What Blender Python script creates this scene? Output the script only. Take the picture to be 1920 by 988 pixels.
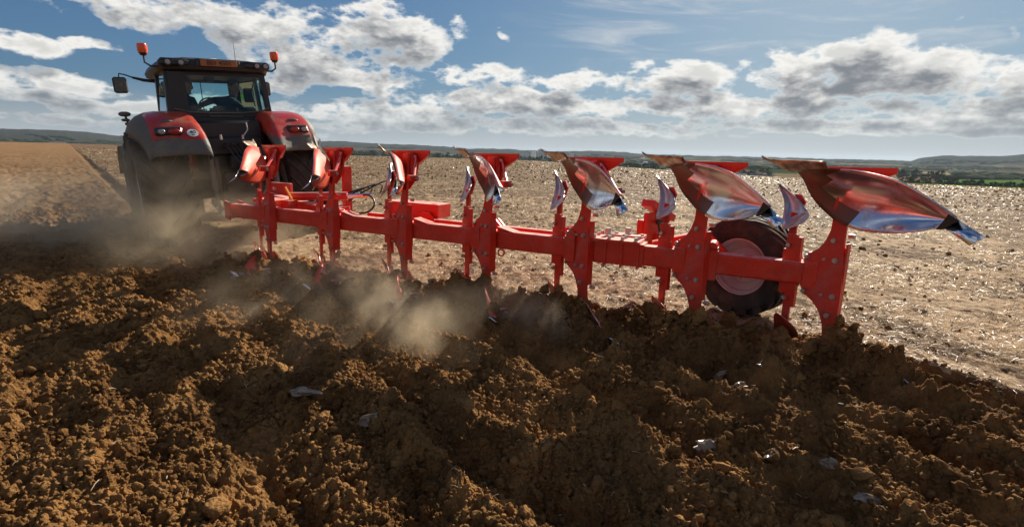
import bpy, math, random
import numpy as np
from mathutils import Vector, Matrix
R_ = math.radians
random.seed(7); rng = np.random.default_rng(11)
for o in list(bpy.data.objects): bpy.data.objects.remove(o)
SC = bpy.context.scene; COL = SC.collection

# ---------------------------------------------------------------- camera, sky, sun, exposure
EYE = Vector((0, 0, 1.5)); FPX = 1000.0
ROLL = math.atan2(48, 1900); PITCH = math.atan((494 - (262 + 48*960/1900))*math.cos(ROLL)/FPX)
cR = Vector((1, 0, 0)); cF = Vector((0, math.cos(PITCH), -math.sin(PITCH))); cU = Vector((0, math.sin(PITCH), math.cos(PITCH)))
cc, cs = math.cos(ROLL), math.sin(ROLL)
camd = bpy.data.cameras.new('camera'); camo = bpy.data.objects.new('camera', camd); COL.objects.link(camo)
xr = cR*cc + cU*cs; xu = -cR*cs + cU*cc; xb = -cF
m = Matrix((xr, xu, xb)).transposed().to_4x4(); m.translation = EYE; camo.matrix_world = m
camd.sensor_width = 36; camd.lens = 36*FPX/1920; camd.clip_start = .05; camd.clip_end = 40000
SC.camera = camo

SUN_AZ, SUN_EL = R_(29.5), R_(28.5)
SUN_DIR = Vector((math.sin(SUN_AZ)*math.cos(SUN_EL), math.cos(SUN_AZ)*math.cos(SUN_EL), math.sin(SUN_EL)))
sd = bpy.data.lights.new('sun', 'SUN'); sd.energy = 5.0; sd.angle = R_(.5); sd.color = (1, .90, .74)
so = bpy.data.objects.new('sun', sd); COL.objects.link(so); so.location = (0, 0, 50)
so.rotation_euler = SUN_DIR.to_track_quat('Z', 'Y').to_euler()
SC.view_settings.view_transform = 'Standard'; SC.view_settings.look = 'None'
SC.view_settings.exposure = 0.6; SC.view_settings.gamma = 1
SC.render.engine = 'CYCLES'
cy = SC.cycles
cy.use_denoising = True; cy.max_bounces = 8; cy.diffuse_bounces = 3; cy.glossy_bounces = 3; cy.transmission_bounces = 4
cy.transparent_max_bounces = 16; cy.volume_bounces = 1; cy.use_adaptive_sampling = True; cy.adaptive_threshold = .02
cy.volume_step_rate = 1.0; cy.volume_max_steps = 128; cy.sample_clamp_indirect = 6; cy.caustics_reflective = False; cy.caustics_refractive = False

def pixdir(px, py):
    dx, dy = px - 960, py - 494
    x = cc*dx + cs*dy; y = -cs*dx + cc*dy
    return (cF*FPX + cR*x - cU*y).normalized()
def azel(px, py):
    d = pixdir(px, py); return math.atan2(d.x, d.y), math.asin(d.z)

class NT:
    """tiny node helper"""
    def __init__(s, tree): s.t = tree; s.n = tree.nodes; s.l = tree.links
    def node(s, typ, **kw):
        n = s.n.new(typ)
        for k, v in kw.items(): setattr(n, k, v)
        return n
    def put(s, sock, v):
        if v is None: return
        if isinstance(v, bpy.types.NodeSocket): s.l.new(v, sock)
        else:
            if sock.type in ('RGBA',) and hasattr(v, '__len__') and len(v) == 3: v = (*v, 1)
            sock.default_value = v
    def math(s, op, a, b=None, c=None, clamp=False):
        n = s.node('ShaderNodeMath', operation=op, use_clamp=clamp)
        s.put(n.inputs[0], a); s.put(n.inputs[1], b); s.put(n.inputs[2], c); return n.outputs[0]
    def mapr(s, v, a, b, c=0., d=1., smooth=True):
        n = s.node('ShaderNodeMapRange', interpolation_type='SMOOTHSTEP' if smooth else 'LINEAR')
        for i, q in enumerate((v, a, b, c, d)): s.put(n.inputs[i], q)
        return n.outputs[0]
    def mix(s, f, a, b, mode='MIX'):
        n = s.node('ShaderNodeMix', data_type='RGBA', blend_type=mode)
        s.put(n.inputs[0], f); s.put(n.inputs[6], a); s.put(n.inputs[7], b); return n.outputs[2]
    def noise(s, vec, scale, detail=4, rough=.55, dist=0, out=0):
        n = s.node('ShaderNodeTexNoise'); s.put(n.inputs['Vector'], vec)
        n.inputs['Scale'].default_value = scale; n.inputs['Detail'].default_value = detail
        n.inputs['Roughness'].default_value = rough; n.inputs['Distortion'].default_value = dist
        return n.outputs[out]
    def vor(s, vec, scale, feat='F1', out=0):
        n = s.node('ShaderNodeTexVoronoi', feature=feat); s.put(n.inputs['Vector'], vec); n.inputs['Scale'].default_value = scale
        return n.outputs[out]
    def comb(s, x, y, z=0.):
        n = s.node('ShaderNodeCombineXYZ'); s.put(n.inputs[0], x); s.put(n.inputs[1], y); s.put(n.inputs[2], z); return n.outputs[0]

W = bpy.data.worlds.new('World'); SC.world = W; W.use_nodes = True
W.cycles.sampling_method = 'MANUAL'; W.cycles.sample_map_resolution = 512
w = NT(W.node_tree); w.n.clear()
sky = w.node('ShaderNodeTexSky', sky_type='NISHITA', sun_disc=False); sky.sun_elevation = SUN_EL; sky.sun_rotation = SUN_AZ
sky.air_density = 1.0; sky.dust_density = 1.2; sky.ozone_density = 2.0; sky.altitude = 300
tc = w.node('ShaderNodeTexCoord'); sep = w.node('ShaderNodeSeparateXYZ'); w.l.new(tc.outputs['Generated'], sep.inputs[0])
AZ = w.math('ARCTAN2', sep.outputs[0], sep.outputs[1]); EL = w.math('ARCSINE', sep.outputs[2])
# cloud banks: (direction taken from where each bank stands in the sky), half sizes in radians, weight
PXB = [(330,15,230,42,1.0),(480,55,110,42,1.0),(560,105,110,28,.95),(650,30,70,30,.8),(720,62,105,52,1.05),(760,95,85,40,1.0),(700,150,120,22,1.0),
 (862,42,20,26,.62),(947,65,10,12,.5),(30,88,90,22,.95),(172,84,54,13,.85),(120,160,100,20,.95),(10,158,40,26,.8),(535,150,62,32,.95),
 (895,143,90,24,.95),(1090,152,100,24,1.0),(1285,152,105,30,1.1),(1200,125,35,12,.6),(1480,135,95,42,1.0),(1630,120,95,58,1.25),(1600,158,170,24,1.2),(1770,130,120,56,1.15),
 (1880,150,120,45,1.05),(1905,65,30,12,.6),(620,205,300,18,.95),(220,200,230,16,1.0),(1000,195,260,28,1.15),(1400,200,330,26,1.1),(1800,205,240,26,1.15),
 (1100,240,420,15,1.0),(1600,240,420,15,1.0),(250,232,300,9,.75),(780,235,200,12,.9),(330,-90,260,60,.9),(1300,-190,420,60,.7),(600,-330,500,90,.8)]
BL = []
for px, py, rx, ry, wt in PXB:
    a, e = azel(px, py); a2, _ = azel(px+rx, py); _, e2 = azel(px, py-ry)
    BL.append((a, e, abs(a2-a), abs(e2-e), wt))
BL += [(1.6, .22, .5, .10, .9), (2.4, .3, .5, .12, 1.), (-1.7, .2, .5, .1, .9), (-2.6, .35, .6, .14, 1.), (3.0, .16, .6, .07, .9), (-1.2, .5, .4, .12, .9),(2.0,.7,.6,.16,.8),(-2.9,.8,.7,.2,.8)]
g = bpy.data.node_groups.new('cloud_density', 'ShaderNodeTree')
g.interface.new_socket('Az', in_out='INPUT', socket_type='NodeSocketFloat'); g.interface.new_socket('El', in_out='INPUT', socket_type='NodeSocketFloat')
g.interface.new_socket('Density', in_out='OUTPUT', socket_type='NodeSocketFloat')
q = NT(g); gi = q.node('NodeGroupInput'); go = q.node('NodeGroupOutput')
gaz, gel = gi.outputs[0], gi.outputs[1]
pos = q.comb(gaz, q.math('MULTIPLY', gel, 1.9), 0.)
wob = q.node('ShaderNodeTexNoise'); q.put(wob.inputs['Vector'], pos); wob.inputs['Scale'].default_value = 9; wob.inputs['Detail'].default_value = 4
ws = q.node('ShaderNodeSeparateXYZ'); q.l.new(wob.outputs['Color'], ws.inputs[0])
waz = q.math('ADD', gaz, q.math('MULTIPLY', q.math('SUBTRACT', ws.outputs[0], .5), .10))
wel = q.math('ADD', gel, q.math('MULTIPLY', q.math('SUBTRACT', ws.outputs[1], .5), .045))
acc = None
for a, e, sa, se, wt in BL:
    dx = q.math('MULTIPLY', q.math('SUBTRACT', waz, a), 1/sa); dy = q.math('MULTIPLY', q.math('SUBTRACT', wel, e), 1/se)
    d2 = q.math('MULTIPLY_ADD', dx, dx, q.math('MULTIPLY', dy, dy))
    v = q.math('MULTIPLY', q.math('MAXIMUM', q.math('SUBTRACT', 1.0, q.math('MULTIPLY', d2, .5)), -.4), wt)
    acc = v if acc is None else q.math('SMOOTH_MAX', acc, v, .25)
fb = q.noise(pos, 18, 10, .56); fb2 = q.noise(pos, 7, 3, .5)
bil = q.math('ABSOLUTE', q.math('SUBTRACT', q.noise(pos, 30, 5, .5), .5))
n1 = q.math('ADD', q.math('MULTIPLY', q.math('SUBTRACT', fb, .5), 2.0), q.math('MULTIPLY', q.math('SUBTRACT', fb2, .5), 1.7))
n1 = q.math('SUBTRACT', n1, q.math('MULTIPLY', q.math('SUBTRACT', bil, .08), 1.5))
q.put(go.inputs[0], q.math('ADD', acc, n1))
def cloud(a, e):
    n = w.node('ShaderNodeGroup'); n.node_tree = g; w.put(n.inputs[0], a); w.put(n.inputs[1], e); return n.outputs[0]
D0 = cloud(AZ, EL); D1 = cloud(w.math('ADD', AZ, .012), w.math('ADD', EL, .028))
alpha = w.mapr(D0, .40, .88); thick = w.mapr(D0, .62, 1.35); above = w.mapr(D1, .30, 1.15)
horiz = w.mapr(EL, .0, .10)
shade = w.math('MULTIPLY', w.math('ADD', w.math('MULTIPLY', above, .62), w.math('MULTIPLY', thick, .38)), w.mapr(D0, .45, .8))
SV = W_SKY = .064
ccol = w.mix(shade, (10.6, 10.3, 9.7), (2.1, 2.25, 2.5))
def comp(sock):      # soft shoulder so the glow round the sun does not burn out
    return w.math('DIVIDE', sock, w.math('ADD', 1.0, w.math('MULTIPLY', sock, .105)))
ssk = w.node('ShaderNodeSeparateColor'); w.put(ssk.inputs[0], w.mix(1.0, sky.outputs[0], (.38, .65, 1.08), 'MULTIPLY'))
scm = w.node('ShaderNodeCombineColor')
for i_ in range(3): w.put(scm.inputs[i_], comp(ssk.outputs[i_]))
skyc = scm.outputs[0]
# thin high cirrus streaks
cpos = w.comb(w.math('ADD', w.math('MULTIPLY', AZ, 3.0), w.math('MULTIPLY', EL, 4.0)), w.math('MULTIPLY', EL, 17.0), 3.)
cir = w.math('MULTIPLY', w.mapr(w.noise(cpos, 1.6, 7, .62, .6), .46, .80), w.math('MULTIPLY', w.mapr(AZ, -.08, .25), w.mapr(EL, .10, .17)))
skyc = w.mix(w.math('MULTIPLY', cir, .75), skyc, (7.2, 7.3, 7.4))
lowhaze = w.math('MULTIPLY', w.math('SUBTRACT', 1.0, w.mapr(EL, 0., .10)), .75)
skyc = w.mix(lowhaze, skyc, (5.2, 5.5, 5.8))
fin = w.mix(w.math('MULTIPLY', alpha, w.math('ADD', w.math('MULTIPLY', horiz, .62), .33)), skyc, ccol)
bg = w.node('ShaderNodeBackground'); w.put(bg.inputs[0], fin); bg.inputs[1].default_value = SV
wo = w.node('ShaderNodeOutputWorld'); w.l.new(bg.outputs[0], wo.inputs[0])

# ---------------------------------------------------------------- helpers
def tag(o, label=None, cat=None, group=None, kind=None):
    if label: o['label'] = label
    if cat: o['category'] = cat
    if group: o['group'] = group
    if kind: o['kind'] = kind
    elif cat: o['kind'] = 'thing'
    return o
def empty(name, loc=(0,0,0), rz=0, parent=None):
    o = bpy.data.objects.new(name, None); COL.objects.link(o); o.location = loc; o.rotation_euler = (0,0,rz); o.empty_display_size = .2
    if parent: o.parent = parent
    return o
class MB:
    def __init__(s): s.v = []; s.f = []; s.m = []; s.cur = 0; s.T = Matrix()
    def add(s, vs, fs):
        b = len(s.v); s.v += [tuple(s.T @ Vector(v)) for v in vs]; s.f += [tuple(i+b for i in f) for f in fs]; s.m += [s.cur]*len(fs)
    def box(s, c, d, rot=None, bev=0):
        x, y, z = d[0]/2, d[1]/2, d[2]/2
        if bev:
            b = bev; prof = [(-x+b,-y),(x-b,-y),(x,-y+b),(x,y-b),(x-b,y),(-x+b,y),(-x,y-b),(-x,-y+b)]
            k = lambda p, q: (p[0]*(1-q/max(x,1e-6)), p[1]*(1-q/max(y,1e-6)))
            rings = [(z*-1, b), (-z+b, 0), (z-b, 0), (z, b)]
            vs = []; 
            for zz, qq in rings:
                for p in prof: a = k(p, qq); vs.append((a[0], a[1], zz))
            fs = [tuple(range(7,-1,-1)), tuple(range(24,32))]
            for r in range(3):
                for i in range(8): j = (i+1)%8; fs.append((r*8+i, r*8+j, r*8+8+j, r*8+8+i))
        else:
            vs = [(sx*x, sy*y, sz*z) for sz in (-1,1) for sy in (-1,1) for sx in (-1,1)]
            fs = [(0,2,3,1),(4,5,7,6),(0,1,5,4),(2,6,7,3),(0,4,6,2),(1,3,7,5)]
        M = Matrix.Translation(c) @ (rot.to_4x4() if rot is not None else Matrix())
        s.add([M @ Vector(v) for v in vs], fs)
    def beam(s, p, q, wd, ht, up=(0,0,1), bev=0):
        p, q = Vector(p), Vector(q); y = (q-p).normalized(); x = y.cross(Vector(up)).normalized(); z = x.cross(y)
        s.box((p+q)/2, (wd, (q-p).length, ht), Matrix((x, y, z)).transposed(), bev)
    def cyl(s, p, q, r, r2=None, n=12, cap=True):
        p, q = Vector(p), Vector(q); r2 = r if r2 is None else r2
        d = (q-p).normalized(); a = d.orthogonal().normalized(); b = d.cross(a)
        vs = []
        for c, rr in ((p, r), (q, r2)):
            for i in range(n): t = 2*math.pi*i/n; vs.append(c + a*math.cos(t)*rr + b*math.sin(t)*rr)
        fs = [(i, (i+1)%n, n+(i+1)%n, n+i) for i in range(n)]
        if cap: fs += [tuple(range(n-1,-1,-1)), tuple(range(n, 2*n))]
        s.add(vs, fs)
    def tube(s, pts, r, n=8):
        pts = [Vector(p) for p in pts]; L = len(pts); vs = []; a = None
        for i, p in enumerate(pts):
            d = (pts[min(i+1,L-1)] - pts[max(i-1,0)]).normalized()
            a = d.orthogonal().normalized() if a is None else (a - d*a.dot(d)).normalized()
            b = d.cross(a); rr = r[i] if isinstance(r, (list, tuple)) else r
            for k in range(n): t = 2*math.pi*k/n; vs.append(p + a*math.cos(t)*rr + b*math.sin(t)*rr)
        fs = [(i*n+k, i*n+(k+1)%n, (i+1)*n+(k+1)%n, (i+1)*n+k) for i in range(L-1) for k in range(n)]
        fs += [tuple(range(n-1,-1,-1)), tuple(range((L-1)*n, L*n))]
        s.add(vs, fs)
    def prism(s, pts, off):
        """polygon (3D points) extruded by vector off"""
        n = len(pts); off = Vector(off); vs = [Vector(p) for p in pts] + [Vector(p)+off for p in pts]
        fs = [tuple(range(n-1,-1,-1)), tuple(range(n, 2*n))] + [(i, (i+1)%n, n+(i+1)%n, n+i) for i in range(n)]
        s.add(vs, fs)
    def lathe(s, prof, c, axis, n=32, closed=False):
        """prof: (r, h) list round axis through c"""
        ax = Vector(axis).normalized(); a = ax.orthogonal().normalized(); b = ax.cross(a); c = Vector(c); L = len(prof); vs = []
        for r, h in prof:
            for i in range(n): t = 2*math.pi*i/n; vs.append(c + ax*h + (a*math.cos(t)+b*math.sin(t))*r)
        fs = [(j*n+i, j*n+(i+1)%n, ((j+1)%L)*n+(i+1)%n, ((j+1)%L)*n+i) for j in range(L if closed else L-1) for i in range(n)]
        s.add(vs, fs)
    def grid(s, P):
        """P[i][j] 3D points"""
        A, B = len(P), len(P[0]); vs = [p for row in P for p in row]
        s.add(vs, [(i*B+j, i*B+j+1, (i+1)*B+j+1, (i+1)*B+j) for i in range(A-1) for j in range(B-1)])
    def ball(s, c, r, n=12, sc=(1,1,1)):
        vs = []; k = n//2
        for j in range(1, k):
            for i in range(n):
                t = math.pi*j/k; p = 2*math.pi*i/n
                vs.append((c[0]+r*sc[0]*math.sin(t)*math.cos(p), c[1]+r*sc[1]*math.sin(t)*math.sin(p), c[2]+r*sc[2]*math.cos(t)))
        fs = [(j*n+i, (j+1)*n+i, (j+1)*n+(i+1)%n, j*n+(i+1)%n) for j in range(k-2) for i in range(n)]
        fs += [tuple(range(n)), tuple(range((k-2)*n+n-1, (k-2)*n-1, -1))]
        s.add(vs, fs)
    def build(s, name, mats, parent=None, smooth=False, loc=None, solid=0, bevel=0, fix=True):
        me = bpy.data.meshes.new(name); me.from_pydata(s.v, [], s.f)
        for mt in (mats if isinstance(mats, (list, tuple)) else [mats]): me.materials.append(mt)
        me.polygons.foreach_set('material_index', s.m)
        if fix:
            import bmesh
            bm = bmesh.new(); bm.from_mesh(me); bmesh.ops.recalc_face_normals(bm, faces=bm.faces); bm.to_mesh(me); bm.free()
        me.update()
        o = bpy.data.objects.new(name, me); COL.objects.link(o)
        if parent: o.parent = parent
        if loc is not None: o.location = loc
        if smooth:
            me.polygons.foreach_set('use_smooth', [True]*len(me.polygons)); 
            me.set_sharp_from_angle(angle=R_(smooth if smooth is not True else 35))
        if solid:
            md = o.modifiers.new('solid', 'SOLIDIFY'); md.thickness = solid; md.offset = 0
        if bevel:
            md = o.modifiers.new('bevel', 'BEVEL'); md.width = bevel; md.segments = 2; md.limit_method = 'ANGLE'
        return o
def islands(mb):
    par = list(range(len(mb.v)))
    def fnd(i):
        while par[i] != i: par[i] = par[par[i]]; i = par[i]
        return i
    for f in mb.f:
        r_ = fnd(f[0])
        for k in f[1:]: par[fnd(k)] = r_
    gr = {}
    for f, m_ in zip(mb.f, mb.m): gr.setdefault(fnd(f[0]), []).append((f, m_))
    return list(gr.values())
def build_split(mb, name, mats, parent, **kw):
    for fs in islands(mb):
        ids = sorted({i for f, _ in fs for i in f}); mp_ = {i: k for k, i in enumerate(ids)}
        o_ = MB(); o_.v = [mb.v[i] for i in ids]; o_.f = [tuple(mp_[i] for i in f) for f, _ in fs]; o_.m = [m_ for _, m_ in fs]; o_.build(name, mats, parent, **kw)
def copy_tree(o, parent=None, loc=None):
    c = o.copy(); COL.objects.link(c); c.parent = parent
    if loc is not None: c.location = loc
    for ch in list(o.children): copy_tree(ch, c)
    return c

def mat(name):
    m = bpy.data.materials.new(name); m.use_nodes = True; t = NT(m.node_tree)
    b = m.node_tree.nodes['Principled BSDF']; return m, t, b
def paint(name, col, rough=.4, dust=.25, dust_glare_col=(.30,.21,.13), metal=0, coat=0, scale=6, bump=.0, top=0):
    m, t, b = mat(name); tcn = t.node('ShaderNodeTexCoord'); ob = tcn.outputs['Object']
    d = t.math('MULTIPLY', t.mapr(t.noise(ob, scale, 7, .65), .42, .75), dust*2)
    fine = t.math('MULTIPLY', t.mapr(t.noise(ob, scale*9, 4, .7), .45, .7), dust*.8)
    d = t.math('MINIMUM', t.math('ADD', d, fine), .95)
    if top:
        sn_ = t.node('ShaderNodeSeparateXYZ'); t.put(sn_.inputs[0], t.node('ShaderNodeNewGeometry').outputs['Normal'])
        up_ = t.math('MULTIPLY', t.mapr(sn_.outputs[2], .75, .98), top); d = t.math('MAXIMUM', d, t.math('MULTIPLY', up_, t.mapr(t.noise(ob, 9, 5, .6), .2, .6)))  # painted highlight: upward faces go pale as if catching sky glare
    if top:
        wz = t.node('ShaderNodeSeparateXYZ'); t.put(wz.inputs[0], t.node('ShaderNodeNewGeometry').outputs['Position'])
        md_ = t.math('MULTIPLY', t.mapr(t.math('ADD', wz.outputs[2], t.math('MULTIPLY', t.noise(ob, 11, 5, .65), .5)), .62, .22), .85)
        chip = t.mapr(t.noise(ob, 30, 6, .75, .4), .66, .72); d = t.math('MAXIMUM', d, 0.)
        col = t.mix(t.math('MULTIPLY', t.mapr(t.noise(ob, 3.5, 4, .6), .4, .7), .45), col, tuple(v*.55 for v in col)); col = t.mix(chip, col, (.10,.05,.03)); col = t.mix(md_, col, (.12,.06,.03))
    t.put(b.inputs['Base Color'], t.mix(d, col, dust_glare_col))
    t.put(b.inputs['Roughness'], t.math('MINIMUM', t.math('ADD', t.math('MULTIPLY', d, .6), rough), 1.0))
    t.put(b.inputs['Metallic'], t.math('MULTIPLY', t.math('SUBTRACT', 1., d), metal) if metal else 0.)
    b.inputs['Coat Weight'].default_value = coat
    if bump:
        bn = t.node('ShaderNodeBump'); bn.inputs['Strength'].default_value = bump; bn.inputs['Distance'].default_value = .01
        t.put(bn.inputs['Height'], t.noise(ob, scale*12, 5, .6)); t.put(b.inputs['Normal'], bn.outputs[0])
    return m
M = {}
M['red'] = paint('plough_red', (.70,.024,.007), .33, .05, (.80,.52,.44), scale=5, bump=.05, top=.85)  # pale pink colours both the dust specks and the painted top-face highlight
M['tred'] = paint('tractor_red', (.52,.024,.010), .30, .24, (.33,.22,.13), coat=.5, scale=4)
M['skim'] = paint('skimmer_steel', (.60,.58,.57), .30, .22, (.20,.13,.09), metal=.95, scale=9)
M['shin'] = paint('dark_shin_steel', (.17,.115,.08), .34, .2, (.12,.07,.045), metal=.75, scale=10)
M['redback'] = paint('worn_red_back', (.72,.060,.018), .45, .16, (.42,.20,.12), scale=9)
M['bolt'] = paint('bolt_steel', (.55,.52,.50), .35, .12, metal=.9, scale=40)
M['black'] = paint('black_plastic', (.014,.014,.016), .42, .03, (.16,.12,.08), scale=4)
M['grey'] = paint('dusty_grey', (.10,.095,.085), .6, .28, (.26,.20,.14), scale=4)
M['rubber'] = paint('tyre_rubber', (.028,.026,.025), .75, .22, (.20,.15,.10), scale=5, bump=.2)
M['rim'] = paint('rim_paint', (.62,.58,.56), .4, .22, (.36,.27,.19), scale=6)
M['rimred'] = paint('rim_rose', (.72,.66,.67), .45, .20, (.40,.28,.22), scale=6)
M['chrome'] = paint('chrome', (.85,.85,.86), .08, .03, metal=1, scale=10)
M['mirror'] = paint('mirror_glass', (.10,.10,.07), .15, .2, scale=12)
M['interior'] = paint('interior', (.03,.03,.034), .7, .03)
M['yellow'] = paint('yellow_handle', (.75,.45,.04), .4, .1)
M['orange'] = paint('beacon_orange', (.85,.10,.015), .2, .05)
M['white'] = paint('white_sticker', (.82,.82,.80), .4, .05)
M['ink'] = paint('ink', (.02,.02,.02), .5, .02)
M['plate'] = paint('plate_orange', (.36,.10,.010), .4, .15)
M['lens'] = paint('lamp_lens', (.34,.33,.32), .12, .06)
M['redlens'] = paint('red_lens', (.35,.01,.008), .12, .1)
M['mud'] = paint('dried_mud', (.075,.045,.025), .9, .3, (.12,.075,.04), scale=25, bump=.8)
# polished mouldboard steel
m, t, b = mat('polished_steel'); ob = t.node('ShaderNodeTexCoord').outputs['Object']
st = t.node('ShaderNodeMapping'); st.inputs['Scale'].default_value = (6, 1.2, 6); t.put(st.inputs[0], ob)
scr = t.noise(st.outputs[0], 18, 5, .7); blot = t.noise(ob, 5, 6, .6)
b.inputs['Metallic'].default_value = 1
t.put(b.inputs['Base Color'], t.mix(t.math('MAXIMUM', t.math('MULTIPLY', t.mapr(blot, .52, .72), .55), t.math('MULTIPLY', t.mapr(scr, .5, .75), .25)), (.74,.75,.80), (.26,.20,.165)))
t.put(b.inputs['Roughness'], t.math('ADD', t.math('MULTIPLY', scr, .13), t.math('ADD', t.math('MULTIPLY', t.mapr(blot, .5, .75), .16), .12)))
bn = t.node('ShaderNodeBump'); bn.inputs['Strength'].default_value = .02; bn.inputs['Distance'].default_value = .02
t.put(bn.inputs['Height'], t.noise(ob, 3.5, 2, .5)); t.put(b.inputs['Normal'], bn.outputs[0]); M['steel'] = m
# worn brown share steel
m, t, b = mat('worn_share_steel'); ob = t.node('ShaderNodeTexCoord').outputs['Object']
b.inputs['Metallic'].default_value = .85
t.put(b.inputs['Base Color'], t.mix(t.mapr(t.noise(ob, 12, 6, .6), .35, .7), (.50,.38,.27), (.18,.10,.055))); b.inputs['Roughness'].default_value = .38; M['share'] = m
# cab glass
m, t, b = mat('cab_glass'); t.n.remove(b); out = t.n['Material Output']
tr = t.node('ShaderNodeBsdfTransparent'); tr.inputs[0].default_value = (.62,.80,.80,1); gl = t.node('ShaderNodeBsdfGlossy'); gl.inputs['Roughness'].default_value = .03; gl.inputs[0].default_value = (.9,.95,.95,1)
fr = t.node('ShaderNodeFresnel'); fr.inputs[0].default_value = 1.45; mx = t.node('ShaderNodeMixShader')
t.l.new(fr.outputs[0], mx.inputs[0]); t.l.new(tr.outputs[0], mx.inputs[1]); t.l.new(gl.outputs[0], mx.inputs[2]); t.l.new(mx.outputs[0], out.inputs[0]); M['glass'] = m

# ---------------------------------------------------------------- terrain
HD = R_(39.5); FW = Vector((-math.sin(HD), math.cos(HD), 0)); RT = Vector((math.cos(HD), math.sin(HD), 0))
def hash2(ix, iy, seed):
    h = (ix.astype(np.int64)*374761393 + iy.astype(np.int64)*668265263 + seed*1442695041) & 0xffffffff
    h = ((h ^ (h >> 13))*1274126177) & 0xffffffff
    return ((h ^ (h >> 16)) & 0xffff)/65535.0
def vnoise(x, y, seed=0):
    ix, iy = np.floor(x), np.floor(y); fx, fy = x-ix, y-iy
    fx = fx*fx*fx*(fx*(fx*6-15)+10); fy = fy*fy*fy*(fy*(fy*6-15)+10)
    a = hash2(ix, iy, seed); b_ = hash2(ix+1, iy, seed); c = hash2(ix, iy+1, seed); d = hash2(ix+1, iy+1, seed)
    return (a*(1-fx)+b_*fx)*(1-fy) + (c*(1-fx)+d*fx)*fy - .5
def fbm(x, y, oct=5, seed=0, gain=.5):
    s = 0; amp = 1.; c, sn = math.cos(.7), math.sin(.7)
    for i in range(oct):
        s = s + amp*vnoise(x, y, seed+i*17); x, y = (c*x - sn*y)*2.03+5.1, (sn*x + c*y)*2.03-3.7; amp *= gain
    return s
def worley(x, y, seed):
    ix, iy = np.floor(x), np.floor(y); best = np.full(x.shape, 9.); idv = np.zeros(x.shape)
    for dx in (-1,0,1):
        for dy in (-1,0,1):
            cx, cy_ = ix+dx, iy+dy; px = cx+hash2(cx, cy_, seed); py = cy_+hash2(cx, cy_, seed+5)
            d = (x-px)**2+(y-py)**2; m_ = d < best; best = np.where(m_, d, best); idv = np.where(m_, hash2(cx, cy_, seed+9), idv)
    return np.sqrt(best), idv
def sstep(v, a, b):
    t = np.clip((v-a)/(b-a), 0, 1); return t*t*(3-2*t)
B7 = (1.603, 4.70); DB = ((7.25-1.603)/6, (1.91-4.70)/6)      # ground position of the last body and the step to the next (forward, right)
def mask_f(a, bb):
    """>0 where ploughed"""
    al = B7[0] + (B7[1]-bb)*(DB[0]/-DB[1]) + .12
    d_new = np.minimum(B7[1]+.02-bb, (al-a)*.44)
    return np.maximum(1.42-bb, d_new)
DROPX = [(-60,.004),(-44,.004),(-37,.004),(-18,.0125),(-3,.0128),(2,.0135),(15,.024),(23.5,.031),(36,.037),(44,.041),(60,.045)]
HILLX = [(-60,24),(-44,19),(-40,19),(-38,17),(-36,12),(-20,11),(-18,12),(-14.5,10),(-10,9),(-7,7),(-5,5),(-.6,6),(2.3,4),(5,4),(8,6.5),(11,6),(13.5,3),(24,3),(33,3),(36,3.5),(36.5,8),(38,14),(41.5,15),(43,20),(46,24),(60,20)]
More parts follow.
